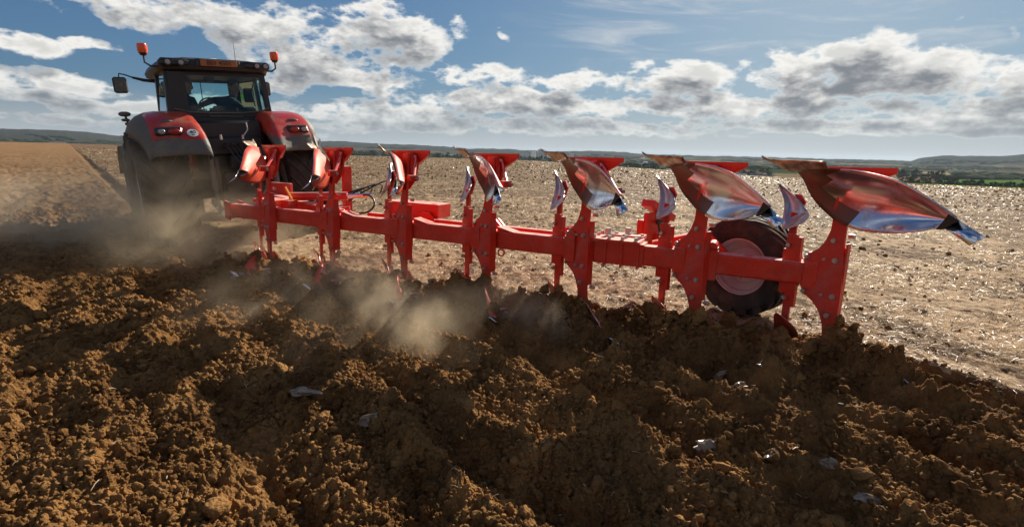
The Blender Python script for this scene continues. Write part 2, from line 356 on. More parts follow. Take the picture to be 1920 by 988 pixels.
def height(x, y):
    r = np.hypot(x, y)+1e-6; az = np.degrees(np.arctan2(x, y)); azc = np.clip(az, -60, 60)
    a = x*FW.x + y*FW.y; bb = x*RT.x + y*RT.y
    mk = mask_f(a, bb)
    wob = fbm(x*1.7, y*1.7, 4, 3)*.10
    mk = mk + wob*np.where(r < 60, 1, 2) + fbm(x*.45, y*.45, 4, 8)*.25*np.clip(r/20-.4, 0, 1)
    dep = np.interp(azc, [d[0] for d in DROPX], [d[1] for d in DROPX]); RC = np.interp(azc, [-60,-36,-20,60], [420,420,200,180])
    dep = dep*np.cos(np.radians(azc)); drop = RC*dep - 1.5
    z = -drop*np.clip((r-8)/(RC-8), 0, 1)**1.15
    fade = 1/(1+(r/45)**2)
    # stubble surface
    zs = .045*fbm(x*1.1, y*1.1, 3, 21) + .035*fbm(x*7, y*7, 5, 31, .6)*np.clip(1-r/60, 0, 1)
    # ploughed surface
    near = np.clip(1-r/40, 0, 1)
    warp = fbm(x*1.3, y*1.3, 3, 5)*.35
    rid = .055*np.cos(2*math.pi*(bb+warp*.6)/.465+1.0) + .03*np.sin(2*math.pi*(bb+warp)/.93)
    big = fbm(x*2.2, y*2.2, 3, 41)*.06
    bil = (.22-np.abs(fbm(x*6.5, y*6.5, 5, 51, .55)))*.085
    w1, id1 = worley(x*5.2+warp*3, y*5.2, 61); w2, id2 = worley(x*15+warp*5, y*15-warp*4, 71)
    cl = np.clip(.62-w1, 0, 1)*.075*(id1 > .6)*id1 + np.clip(.6-w2, 0, 1)*.06*id2 + fbm(a*.8, bb*4.2+warp, 4, 141)*.085*near
    fine = fbm(x*34, y*34, 4, 81, .62)*.036*np.clip(1-r/14, 0, 1) + fbm(x*5, y*5, 5, 87, .6)*.13*np.clip(r/14-.4, 0, 1)*np.clip(1-r/150, 0, 1)
    zp = -.08 + rid*(.30+.35*near)*np.where(r > 10, np.clip(1.6-r/16, .3, 1), 1)*(1+1.5*fbm(x*.35,y*.35,3,15)) + (big+bil+cl)*(.35+.65*near) + fine
    # soil flows: curling slice in front of each body and a trailing ridge
    for i in range(7):
        ai, bi = B7[0]+DB[0]*i, B7[1]+DB[1]*i
        jit = [.0,.08,.02,-.05,.05,.0,.03][i]
        da = (a-(ai+.14+jit)); db = (bb-(bi-.30))+.35*da
        pk = np.exp(-(np.abs(da)/.26)**1.7 - (np.abs(db)/.17)**1.6)
        zp = zp + pk*(.23+fbm(x*5+i, y*5, 4, 91, .6)*.28)*(1. if i < 4 else .5)
        tr_ = np.exp(-((bb-(bi-.46)+.08*np.sin(a*3+i))/.12)**2)*sstep(-(a-ai-.1), 0, .25)*np.exp(-np.clip(ai-a, 0, 9)/1.6)
        zp = zp + tr_*.16
        sa = (ai-a); cen = bi-.10-.52*sa; on = sstep(sa, -.05, .12)*(1-sstep(sa, .95, 1.5))
        rg = np.exp(-(np.abs(bb-cen)/(.13+.05*sa.clip(0, 2)))**2.2)*on
        zp = np.maximum(zp, zp*(1-rg)+rg*((.175 if i < 2 else .10)-.07*sa+fbm(x*6+i, y*6, 5, 191, .62)*.18))
    # furrow bottoms
    t1 = sstep(bb, 4.40, 4.52)*sstep(-(a-B7[0]+1.0), 0, .6)
    zp = zp*(1-.75*t1) - .19*t1
    t2 = sstep(bb, 1.0, 1.12)*sstep(-bb, -1.46, -1.38)*sstep(a, 7.6, 8.3)
    zp = zp*(1-.8*t2) - .13*t2
    M_ = sstep(mk, -.03, .05)
    crumb = np.exp(-(mk/.09)**2)*.05*(1-t1*.6)*near
    z = z + zs*(1-M_) + zp*M_*np.where(r < 400, 1, 0) + crumb
    # valley and hills
    zv = -30 + fbm(x/600, y/600, 3, 101)*10
    hp = np.interp(azc, [h[0] for h in HILLX], [h[1] for h in HILLX])*np.cos(np.radians(azc))
    ht = 1.5 + hp/1000*6000 + fbm(az*1.3, az*0+3.3, 4, 111)*7
    zv = zv + (ht-zv)*sstep(r, 2600, 6000) + fbm(x/300, y/300, 3, 121)*9*sstep(r, 3000, 4200)*(1-sstep(r, 5200, 6000))
    zv = zv*(1-sstep(r, 8000, 11500)) - 30*sstep(r, 8000, 11500)
    # left: the land carries on level before dipping
    k = sstep(r, RC, RC+np.where(az < -22, 500, 150))
    return z*(1-k) + zv*k, mk, r
# polar grid round the camera foot
azf = np.radians(np.linspace(-57, 57, 1050)); azc_ = np.radians(np.linspace(57, 303, 124))[1:-1]
azs = np.concatenate([azf, azc_]); NA = len(azs)
rs = np.concatenate([[.12,.3,.5,.7,.9], np.geomspace(1.1, 13, 1050), np.geomspace(13, 60, 240)[1:], np.geomspace(60, 700, 130)[1:], np.geomspace(700, 12000, 110)[1:]]); NR = len(rs)
AZG, RG = np.meshgrid(azs, rs); GX = RG*np.sin(AZG); GY = RG*np.cos(AZG)
GZ, GM, _ = height(GX, GY)
GZ[:5] = GZ[5:6].mean()
def zat(x, y):
    az = np.arctan2(x, y); r = np.hypot(x, y)
    i = np.interp(az, azf, np.arange(len(azf))); j = np.interp(r, rs, np.arange(NR))
    i0 = np.clip(np.floor(i).astype(int), 0, len(azf)-2); j0 = np.clip(np.floor(j).astype(int), 0, NR-2); fi, fj = i-i0, j-j0
    return (GZ[j0,i0]*(1-fi)+GZ[j0,i0+1]*fi)*(1-fj) + (GZ[j0+1,i0]*(1-fi)+GZ[j0+1,i0+1]*fi)*fj
def mesh_np(name, V, Fq, mats, nper=4, smooth=True, fmat=None):
    me = bpy.data.meshes.new(name); me.vertices.add(len(V)); me.vertices.foreach_set('co', V.astype(np.float32).ravel())
    nf = len(Fq); me.loops.add(nf*nper); me.loops.foreach_set('vertex_index', Fq.astype(np.int32).ravel())
    me.polygons.add(nf); me.polygons.foreach_set('loop_start', np.arange(0, nf*nper, nper, dtype=np.int32))
    if smooth: me.polygons.foreach_set('use_smooth', np.ones(nf, bool))
    for m_ in mats: me.materials.append(m_)
    if fmat is not None: me.polygons.foreach_set('material_index', fmat.astype(np.int32))
    me.update(calc_edges=True); me.validate()
    o = bpy.data.objects.new(name, me); COL.objects.link(o); return o
idx = np.arange(NR*NA).reshape(NR, NA)
A0 = idx[:-1]; A1 = idx[1:]
Fall = np.stack([A0, np.roll(A0, -1, 1), np.roll(A1, -1, 1), A1], -1)
rmid = (rs[:-1]+rs[1:])/2
mf = GM[:-1]; rr2 = np.repeat(rmid[:,None], NA, 1); azd = np.degrees(AZG[:-1])
rlim = np.where(azd < -22, 900, 330)
is_gr = ((azd > 35.5) & (rr2 > 150) & (rr2 < 330)) | ((azd > 38.3) & (rr2 > 1150) & (rr2 < 1800))
is_far = (rr2 > rlim) & ~is_gr; is_pl = (mf > 0) & ~is_far; is_st = ~is_pl & ~is_far & ~is_gr; is_pl = is_pl & ~is_gr
V = np.stack([GX, GY, GZ], -1).reshape(-1, 3)
def sub(name, sel, mats):
    F = Fall[sel].reshape(-1, 4); u, inv = np.unique(F, return_inverse=True)
    return mesh_np(name, V[u], inv.reshape(-1, 4)[:, ::-1], mats)

# soil material
def soil_mat(name, lo, hi, bs=1.):
    m, t, b = mat(name); P = t.node('ShaderNodeNewGeometry').outputs['Position']
    n1 = t.noise(P, 3.1, 6, .6); n2 = t.noise(P, 38, 6, .7); n3 = t.noise(P, .5, 3, .5)
    c = t.mix(t.mapr(n1, .3, .72), lo, hi); c = t.mix(t.math('MULTIPLY', t.mapr(n2, .5, .8), .45), c, tuple(min(1, v*1.55) for v in hi))
    c = t.mix(t.math('MULTIPLY', t.mapr(n3, .4, .65), .35), c, tuple(v*1.25 for v in hi))
    mpp = t.node('ShaderNodeMapping'); mpp.inputs['Rotation'].default_value = (0,0,-HD); mpp.inputs['Scale'].default_value = (1, .16, 1); t.put(mpp.inputs[0], P)
    dl = t.node('ShaderNodeVectorMath', operation='LENGTH'); t.put(dl.inputs[0], P)
    st = t.math('MULTIPLY', t.mapr(t.noise(mpp.outputs[0], 1.1, 8, .75), .40, .62), t.mapr(dl.outputs['Value'], 6, 16))
    c = t.mix(t.math('MULTIPLY', st, .75), c, (.36,.25,.15)); sp2 = t.math('MULTIPLY', t.mapr(t.noise(P, 2.6, 8, .8), .52, .66), t.mapr(dl.outputs['Value'], 6, 16)); c = t.mix(t.math('MULTIPLY', sp2, .75), c, (.085,.045,.020))
    t.put(b.inputs['Base Color'], c); b.inputs['Roughness'].default_value = .95; b.inputs['Specular IOR Level'].default_value = .08
    bn = t.node('ShaderNodeBump'); bn.inputs['Strength'].default_value = .9*bs; bn.inputs['Distance'].default_value = .02
    h = t.math('ADD', t.noise(P, 60, 6, .7), t.math('MULTIPLY', t.vor(P, 55), .8)); t.put(bn.inputs['Height'], h); t.put(b.inputs['Normal'], bn.outputs[0])
    return m
M['soil'] = soil_mat('dark_soil', (.110,.052,.018), (.31,.158,.056))
M['clod'] = soil_mat('clod_soil', (.120,.057,.020), (.34,.178,.064))
# stubble field
m, t, b = mat('straw_stubble'); P = t.node('ShaderNodeNewGeometry').outputs['Position']
mp = t.node('ShaderNodeMapping'); mp.inputs['Rotation'].default_value = (0,0,-HD); mp.inputs['Scale'].default_value = (1, .55, 1); t.put(mp.inputs[0], P)
q1 = t.noise(mp.outputs[0], 5.5, 7, .68, .6); q2 = t.noise(mp.outputs[0], 24, 6, .75, 1.0); q3 = t.noise(P, .7, 5, .6); q4 = t.noise(mp.outputs[0], 1.7, 6, .7)
mx_ = t.math('ADD', t.math('ADD', t.math('MULTIPLY', q1, .40), t.math('MULTIPLY', q2, .32)), t.math('ADD', t.math('MULTIPLY', q3, .10), t.math('MULTIPLY', q4, .18)))
q5 = t.noise(mp.outputs[0], .55, 6, .75); mx_ = t.math('ADD', mx_, t.math('MULTIPLY', t.math('SUBTRACT', q5, .5), .34))
camd_ = t.node('ShaderNodeVectorMath', operation='LENGTH'); t.put(camd_.inputs[0], P)
far_ = t.mapr(camd_.outputs['Value'], 6, 26)
thr = t.math('ADD', t.math('MULTIPLY', far_, .070), .448)
f_ = t.math('MULTIPLY', t.math('SUBTRACT', mx_, thr), 15, clamp=True); f_ = t.math('ADD', f_, .0, clamp=True)
c = t.mix(f_, (.125,.070,.034), (.52,.36,.215)); c = t.mix(t.math('MULTIPLY', t.mapr(q2, .55, .7), .5), c, (.70,.57,.39))
t.put(b.inputs['Base Color'], c); b.inputs['Roughness'].default_value = .85; b.inputs['Specular IOR Level'].default_value = .1
bn = t.node('ShaderNodeBump'); bn.inputs['Strength'].default_value = 1.0; bn.inputs['Distance'].default_value = .05
t.put(bn.inputs['Height'], t.math('ADD', mx_, t.math('MULTIPLY', t.noise(P, 70, 4, .7), .25))); t.put(b.inputs['Normal'], bn.outputs[0]); M['stubble'] = m
# valley patchwork
m, t, b = mat('valley_fields'); P = t.node('ShaderNodeNewGeometry').outputs['Position']
mp = t.node('ShaderNodeMapping'); mp.inputs['Rotation'].default_value = (0,0,.5); mp.inputs['Scale'].default_value = (1/520, 1/260, 1/500); t.put(mp.inputs[0], P)
vo = t.node('ShaderNodeTexVoronoi'); vo.inputs['Randomness'].default_value = .8; vo.inputs['Scale'].default_value = 1; t.put(vo.inputs['Vector'], mp.outputs[0])
sp = t.node('ShaderNodeSeparateColor'); t.put(sp.inputs[0], vo.outputs['Color'])
c = t.mix(t.mapr(sp.outputs[0], .35, .45), (.20,.14,.08), (.045,.085,.018)); c = t.mix(t.mapr(sp.outputs[1], .6, .7), c, (.12,.08,.045)); c = t.mix(t.mapr(sp.outputs[2], .75, .85), c, (.30,.23,.14))
wd = t.mapr(t.noise(P, .0016, 6, .6), .47, .53); c = t.mix(t.math('MULTIPLY', wd, .9), c, (.030,.045,.018))
sz = t.node('ShaderNodeSeparateXYZ'); t.put(sz.inputs[0], P); hw = t.mapr(t.math('ADD', sz.outputs[2], t.math('MULTIPLY', t.noise(P, .004, 5, .6), 44)), 6, 26)
c = t.mix(t.math('MULTIPLY', hw, .92), c, (.040,.043,.036))
t.put(b.inputs['Base Color'], c); b.inputs['Roughness'].default_value = 1; b.inputs['Specular IOR Level'].default_value = 0; M['valley'] = m

tag(sub('ploughed_ground', is_pl, [M['soil']]), kind='structure')
tag(sub('stubble_field', is_st, [M['stubble']]), kind='structure')
m, t, b = mat('green_crop'); P = t.node('ShaderNodeNewGeometry').outputs['Position']; t.put(b.inputs['Base Color'], t.mix(t.noise(P, .05, 5, .6), (.055,.115,.018), (.10,.17,.03))); b.inputs['Roughness'].default_value = 1; b.inputs['Specular IOR Level'].default_value = 0
tag(sub('green_field', is_gr, [m]), kind='structure')
tag(sub('valley_terrain', is_far, [M['valley']]), kind='structure')

# ---------------------------------------------------------------- clods and straw (masses nobody could count)
def ico(sub_):
    import bmesh
    bm = bmesh.new(); bmesh.ops.create_icosphere(bm, subdivisions=sub_, radius=1)
    v = np.array([x.co[:] for x in bm.verts]); f = np.array([[a.index for a in x.verts] for x in bm.faces]); bm.free(); return v, f
def n3(v, s, seed): return fbm(v[:,0]*s+v[:,2]*s*.7, v[:,1]*s-v[:,2]*s*.6+seed, 3, seed, .6)
def clod_variants(sub_, n, seed0):
    out = []
    for k in range(n):
        v, f = ico(sub_); d = 1 + .75*n3(v, 1.1, seed0+k*7) + .5*n3(v[:, ::-1], 2.6, seed0+k*7+3)
        # chipped faces
        for _ in range(4):
            nn = rng.normal(size=3); nn /= np.linalg.norm(nn); h = rng.uniform(.5,.8); p = (v*d[:,None])@nn
            vv = v*d[:,None] - np.outer(np.clip(p-h, 0, None), nn)*.9; d = np.linalg.norm(vv, axis=1)+1e-6; v = vv/d[:,None]
        out.append((v*d[:,None]*np.array([1, rng.uniform(.7,1), rng.uniform(.55,.85)]), f))
    return out
def rotmats(n):
    q = rng.normal(size=(n, 4)); q /= np.linalg.norm(q, axis=1)[:,None]; w_, x, y, z = q.T
    return np.stack([1-2*(y*y+z*z), 2*(x*y-z*w_), 2*(x*z+y*w_), 2*(x*y+z*w_), 1-2*(x*x+z*z), 2*(y*z-x*w_), 2*(x*z-y*w_), 2*(y*z+x*w_), 1-2*(x*x+y*y)], -1).reshape(n,3,3)
def scatter(name, pts, sizes, variants, m_, sink=.25):
    Vs = []; Fs = []; base = 0; which = rng.integers(0, len(variants), len(pts)); Rm = rotmats(len(pts))
    for k, (v, f) in enumerate(variants):
        s = which == k; n = s.sum()
        if not n: continue
        vv = np.einsum('nij,vj->nvi', Rm[s], v)*sizes[s][:,None,None]; vv[:,:,2] += 0
        vv += pts[s][:,None,:]; vv[:,:,2] += (sizes[s]*(.5-sink))[:,None]
        ff = f[None] + (np.arange(n)*len(v))[:,None,None] + base; Vs.append(vv.reshape(-1,3)); Fs.append(ff.reshape(-1,3)); base += n*len(v)
    return mesh_np(name, np.concatenate(Vs), np.concatenate(Fs), [m_], 3, smooth=False)
def sample(n, r0, r1, azl, azh, keep):
    r = np.exp(rng.uniform(math.log(r0), math.log(r1), n)); az = np.radians(rng.uniform(azl, azh, n)); x, y = r*np.sin(az), r*np.cos(az)
    a = x*FW.x+y*FW.y; bb = x*RT.x+y*RT.y; mk = mask_f(a, bb) + fbm(x*1.7, y*1.7, 4, 3)*.10
    s = keep(mk, a, bb, r); return x[s], y[s], r[s], mk[s]
cl1 = clod_variants(2, 9, 200); cl2 = clod_variants(3, 7, 400)
# small crumbs: density falls with distance so they stay about a pixel or more
x, y, r, _ = sample(76000, 1.5, 16, -54, 54, lambda mk, a, bb, r: (mk > -.04) & (fbm(a*2.2, bb*2.2, 3, 77) > -.25))
sz_ = (.0045+.0022*r)*np.exp(rng.normal(0, .45, len(x))); sz_ = np.minimum(sz_, .05)
tag(scatter('soil_crumbs', np.stack([x, y, zat(x, y)], -1), sz_, cl1, M['clod']), 'fine brown soil crumbs covering the freshly ploughed ground', 'soil', kind='stuff')
x, y, r, _ = sample(3400, 1.6, 14, -54, 54, lambda mk, a, bb, r: (mk > .0))
sz_ = np.clip((.011+.0026*r)*np.exp(rng.normal(0, .5, len(x))), .01, .07)
tag(scatter('soil_clods', np.stack([x, y, zat(x, y)], -1), sz_, cl2, M['clod'], .35), 'rough dark brown clods lying all over the ploughed ground', 'clods', kind='stuff')
# clods tumbling round the bodies
pts = []; 
for i in range(7):
    ai, bi = B7[0]+DB[0]*i, B7[1]+DB[1]*i
    for _ in range(170):
        da, db = rng.normal(-.05, .32), rng.normal(-.28, .15)
        p = FW*(ai+da) + RT*(bi+db); pts.append((p.x, p.y))
pts = np.array(pts); zz = zat(pts[:,0], pts[:,1])
tag(scatter('turned_clods', np.stack([pts[:,0], pts[:,1], zz+.01], -1), np.clip(np.exp(rng.normal(-3.55, .5, len(pts))), .012, .085), cl2, M['clod']), 'heaped clods turned up beside the plough legs', 'clods', kind='stuff')
# brown lumps on the stubble
x, y, r, _ = sample(5200, 3.5, 40, -50, 54, lambda mk, a, bb, r: (mk < -.02) & (fbm(a*.9, bb*.9, 3, 177) > -.1))
sz_ = np.clip((.009+.0009*r)*np.exp(rng.normal(0, .55, len(x))), .006, .06)
x2, y2, r2, _ = sample(9000, 30, 160, -46, 50, lambda mk, a, bb, r: (mk < -.02))
x, y, r = np.concatenate([x, x2]), np.concatenate([y, y2]), np.concatenate([r, r2]); sz_ = np.concatenate([sz_, (.022+.0006*r2)*np.exp(rng.normal(0, .4, len(x2)))])
tag(scatter('field_lumps', np.stack([x, y, zat(x, y)], -1), sz_, cl1, M['clod'], .3), 'small brown lumps among the straw of the unploughed field', 'lumps', kind='stuff')
# straw pieces
m, t, b = mat('straw'); P = t.node('ShaderNodeNewGeometry').outputs['Position']
t.put(b.inputs['Base Color'], t.mix(t.noise(P, 9, 3, .5), (.36,.25,.15), (.66,.54,.38))); b.inputs['Roughness'].default_value = .47
tl = t.node('ShaderNodeBsdfTranslucent'); tl.inputs[0].default_value = (.55,.42,.24,1); mxs = t.node('ShaderNodeMixShader'); mxs.inputs[0].default_value = .35
t.l.new(b.outputs[0], mxs.inputs[1]); t.l.new(tl.outputs[0], mxs.inputs[2]); t.l.new(mxs.outputs[0], t.n['Material Output'].inputs[0]); M['straw'] = m
def straw(name, x, y, r, lscale, lift=.012):
    n = len(x); z = zat(x, y); L = rng.uniform(.02, .085, n)*lscale; wd = (.0012+.00036*np.minimum(r, 34)+.0012*np.clip(r-34, 0, None))*rng.uniform(.6, 1.6, n)
    th = rng.uniform(0, 2*math.pi, n); pitch = rng.normal(0, .28, n)
    d = np.stack([np.cos(th)*np.cos(pitch), np.sin(th)*np.cos(pitch), np.sin(pitch)], -1); s = np.stack([-np.sin(th), np.cos(th), rng.normal(0, .5, n)], -1)
    c = np.stack([x, y, z+lift*rng.uniform(0, 1.6, n)+.004], -1); P_ = []
    for k, (u, bend) in enumerate(((-.5, 0), (0, 1), (.5, 0))):
        ctr = c + d*(L*u)[:,None] + np.array([0,0,1.])*(bend*L*.10)[:,None]
        P_ += [ctr - s*(wd*.5)[:,None], ctr + s*(wd*.5)[:,None]]
    V_ = np.stack(P_, 1).reshape(-1, 3); o = (np.arange(n)*6)[:,None]
    F_ = np.concatenate([o+np.array([[0,1,3,2]]), o+np.array([[2,3,5,4]])]); return mesh_np(name, V_, F_, [M['straw']], 4, False)
x, y, r, _ = sample(150000, 3.2, 34, -50, 54, lambda mk, a, bb, r: (mk < .02) & (fbm(a*1.6, bb*1.1, 4, 277) > -.12))
x2, y2, r2, _ = sample(60000, 26, 150, -46, 50, lambda mk, a, bb, r: (mk < .02) & (fbm(a*.8, bb*.5, 4, 277) > -.05))
x, y, r = np.concatenate([x, x2]), np.concatenate([y, y2]), np.concatenate([r, r2])
tag(straw('straw_litter', x, y, r, 1+r/22), 'pale chopped straw strewn over the unploughed field', 'straw', kind='stuff')
x, y, r, _ = sample(650, 1.8, 9, -50, 54, lambda mk, a, bb, r: mk > .02)
tag(straw('buried_straw', x, y, r, .7, .02), 'scattered straw bits on the brown ploughed soil', 'straw', kind='stuff')
#PARTS
# ---------------------------------------------------------------- plough
# body frame: u backwards, v towards the ploughed side, z up (0 = upper clamp bolt); the frame leans a little
def L(u, v, z): return Vector((-v + .061*z, -u + .066*z, z))
ZM = -.146
def Lm(u, v, z, s): return L(u, v, z if s > 0 else 2*ZM - z)
def crv(pts, n):
    """Catmull-Rom through pts, n samples"""
    P = [Vector(p) for p in pts]; K = len(P); out = []
    d = [0]
    for i in range(1, K): d.append(d[-1] + (P[i]-P[i-1]).length)
    for i in range(n):
        s_ = d[-1]*i/(n-1); k = max(j for j in range(K-1) if d[j] <= s_+1e-9); t = (s_-d[k])/max(1e-9, d[k+1]-d[k])
        p0 = P[k-1] if k else P[k]*2-P[k+1]; p3 = P[k+2] if k+2 < K else P[k+1]*2-P[k]; p1, p2 = P[k], P[k+1]
        out.append(.5*((2*p1) + (p2-p0)*t + (2*p0-5*p1+4*p2-p3)*t*t + (3*p1-p0-3*p2+p3)*t**3))
    return out
STEP = Matrix.Rotation(-HD, 3, 'Z') @ (1.05*Vector((math.cos(R_(155.66)), math.sin(R_(155.66)), .0105)))
O7 = Vector((2.608, 4.2255, .714))
PE = O7 + Vector((0,0,-.714))
plough = empty('plough', PE, HD)
tag(plough, 'long red seven-furrow reversible plough with polished mouldboards, hitched behind the tractor', 'plough')
def OB(i): return Vector((0,0,.714)) + STEP*i      # i = 0 last body ... 6 first

def leg_mesh():
    mb = MB()
    R = [(.06,.30),(.053,.178),(.061,-.027),(.063,ZM)]; 
    Lf = [(-.048,.31),(-.054,.237),(-.085,.149),(-.133,.078),(-.199,.030),(-.238,.0),(-.236,ZM)]
    up = [(.085,.66),(.075,.52),(.067,.42)] + R; lf = [(-.02,.70),(-.03,.52),(-.045,.42)] + Lf
    R2 = [(u, 2*ZM-z) for u, z in reversed(up[:-1])]; L2 = [(u, 2*ZM-z) for u, z in reversed(lf[:-1])]
    Rr = up+R2; Ll = lf+L2
    n = len(Rr); m_ = len(Ll); k = 30
    # side outlines resampled by height, extruded 24 mm
    zs = sorted(set([z for _, z in Rr]+[z for _, z in Ll]))
    fr_ = lambda z: np.interp(z, [p[1] for p in reversed(Rr)], [p[0] for p in reversed(Rr)]); fl_ = lambda z: np.interp(z, [p[1] for p in reversed(Ll)], [p[0] for p in reversed(Ll)])
    for v0 in (0,):
        rows = [(float(fl_(z)), float(fr_(z)), z) for z in zs]; vs = []; 
        for a_, b_, z in rows: vs += [L(a_, v0+.014, z), L(b_, v0+.014, z), L(b_, v0-.014, z), L(a_, v0-.014, z)]
        fs = []
        for j in range(len(rows)-1):
            for q_ in range(4): fs.append((j*4+q_, j*4+(q_+1)%4, j*4+4+(q_+1)%4, j*4+4+q_))
        fs += [(3,2,1,0), tuple((len(rows)-1)*4+q_ for q_ in range(4))]; mb.add(vs, fs)
    # outer doubler plate and clamp bracket
    mb.box(L(-.005, -.055, ZM), (.02, .13, .50)); mb.box(L(-.09, -.045, ZM), (.07, .27, .36))
    mb.box(L(.058, -.03, ZM-.02), (.06, .016, .62))
    mb.cur = 1
    for u, z, r in ((0,0,.019),(.004,-.293,.019),(-.217,.002,.017),(-.222,-.291,.017),(-.08,0,.011),(-.078,-.293,.011),(-.025,.158,.018),(-.023,-.452,.018)):
        c = L(u, .014, z); mb.cyl(c, c+Vector((-.012,0,0)), r*1.15, r*1.15, 12); mb.cyl(c+Vector((-.012,0,0)), c+Vector((-.024,0,0)), r, r*.85, 6)
    mb.cyl(L(.058,-.05,.20), L(.105,-.05,.20), .02, .018, 8); mb.cyl(L(.058,-.05,2*ZM-.20), L(.105,-.05,2*ZM-.20), .02, .018, 8)
    return mb
SHIN = [(-.36,.01,.693),(-.30,.0,.610),(-.262,.0,.54),(-.20,-.003,.452),(-.125,0,.384),(-.035,.03,.325),(.075,.09,.291),(.20,.18,.280),(.33,.265,.288),(.474,.36,.310),(.616,.44,.346),(.735,.505,.392)]
TOPE = [(-.035,.215,.722),(.10,.25,.719),(.20,.275,.712),(.34,.33,.691),(.48,.385,.655),(.61,.43,.59),(.735,.48,.52),(.832,.523,.458)]
def mould_mesh(s):
    n, k = 34, 14; A = crv(TOPE, n); B = crv(SHIN, n); P_ = []
    for i in range(n):
        t = i/(n-1); row = []
        for j in range(k):
            q_ = j/(k-1); p = A[i].lerp(B[i], q_)
            bul = math.sin(math.pi*q_**.85)*.112*min(1, .28+t*2.6)*(1-.25*t)          # hollow towards the landside
            row.append(Lm(p.x - .02*math.sin(math.pi*q_)*(1-t), p.y - bul, p.z, s))
        P_.append(row)
    mb = MB(); mb.grid(P_); mb.m = [2 if (j_ > 8 - i_*.0 and i_ < 15) or i_ < 3 + (j_ > 4)*2 else 0 for i_ in range(n-1) for j_ in range(k-1)]
    nx = sum(((Vector(mb.v[f[2]])-Vector(mb.v[f[0]])).cross(Vector(mb.v[f[3]])-Vector(mb.v[f[1]]))).x for f in mb.f)
    if nx > 0: mb.f = [tuple(reversed(f)) for f in mb.f]
    return mb
def body(parent, i):
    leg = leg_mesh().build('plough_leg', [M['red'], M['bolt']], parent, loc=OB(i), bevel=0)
    for s in (1, -1):
        o = mould_mesh(s).build('mouldboard', [M['steel'], M['redback'], M['shin'], M['redback']], leg, smooth=60, solid=.008, fix=False); o.modifiers['solid'].offset = -1; o.modifiers['solid'].material_offset = 1
        mb = MB()    # bolt heads on the mouldboard face
        # share: tip, cutting edge, join
        mb = MB(); A = crv([(-.673,.005,.812),(-.60,.035,.788),(-.50,.09,.782),(-.27,.19,.779),(-.04,.285,.776)], 12); B = crv([(-.655,.0,.790),(-.52,.0,.735),(-.44,.015,.694),(-.36,.03,.69),(-.20,.11,.705),(-.045,.225,.722)], 12)
        mb.grid([[Lm(*(A[a_].lerp(B[a_], q_)), s) for q_ in (0,.25,.5,.75,1)] for a_ in range(12)])
        mb.build('share', M['share'], leg, smooth=50, solid=.012)
        mb = MB(); mb.grid([[Lm(*p, s) for p in r_] for r_ in ([(.777,.527,.388),(.832,.525,.456)],[(.86,.595,.352),(.925,.573,.402)],[(.932,.664,.318),(.994,.616,.369)])])
        mb.build('tail_piece', M['steel'], leg, smooth=True, solid=.007)
        mb = MB(); mb.grid([[Lm(u, v+.012, z, s) for u, v, z in r_] for r_ in ([(.73,.485,.375),(.765,.50,.43),(.79,.51,.478)],[(.758,.51,.378),(.80,.517,.42),(.832,.52,.455)],[(.785,.52,.388),(.82,.53,.425),(.852,.535,.448)])])
        if i in (0, 1, 2, 3): mb.build('mud_patch', M['mud'], leg, solid=.006)
        mb = MB(); pl_ = [(-.40,-.03,.735),(.324,-.114,.742),(.318,-.118,.70),(.06,-.149,.584),(.01,-.12,.56),(-.05,-.10,.50),(-.20,-.06,.57)]
        mb.prism([Lm(*p, s) for p in pl_], (.014, 0, 0)); mb.box(Lm(.02,-.05,.60,s), (.05,.13,.22))
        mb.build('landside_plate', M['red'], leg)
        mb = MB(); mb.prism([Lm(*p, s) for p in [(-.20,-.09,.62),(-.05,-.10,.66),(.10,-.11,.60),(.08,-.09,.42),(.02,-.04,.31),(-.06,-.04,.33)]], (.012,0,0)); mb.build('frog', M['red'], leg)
        mb = MB(); mb.cyl(Lm(.10,-.085,.67,s), Lm(.48,.15,.47,s), .014, .017, 8); mb.box(Lm(.50,.18,.46,s), (.09,.07,.06)); mb.cur = 1
        mb.cyl(Lm(.10,-.085,.67,s), Lm(.085,-.07,.67,s), .022, .02, 6); mb.cyl(Lm(.52,.17,.46,s), Lm(.58,.16,.46,s), .016, .016, 6)
        mb.build('brace_rod', [M['red'], M['bolt']], leg)
    return leg
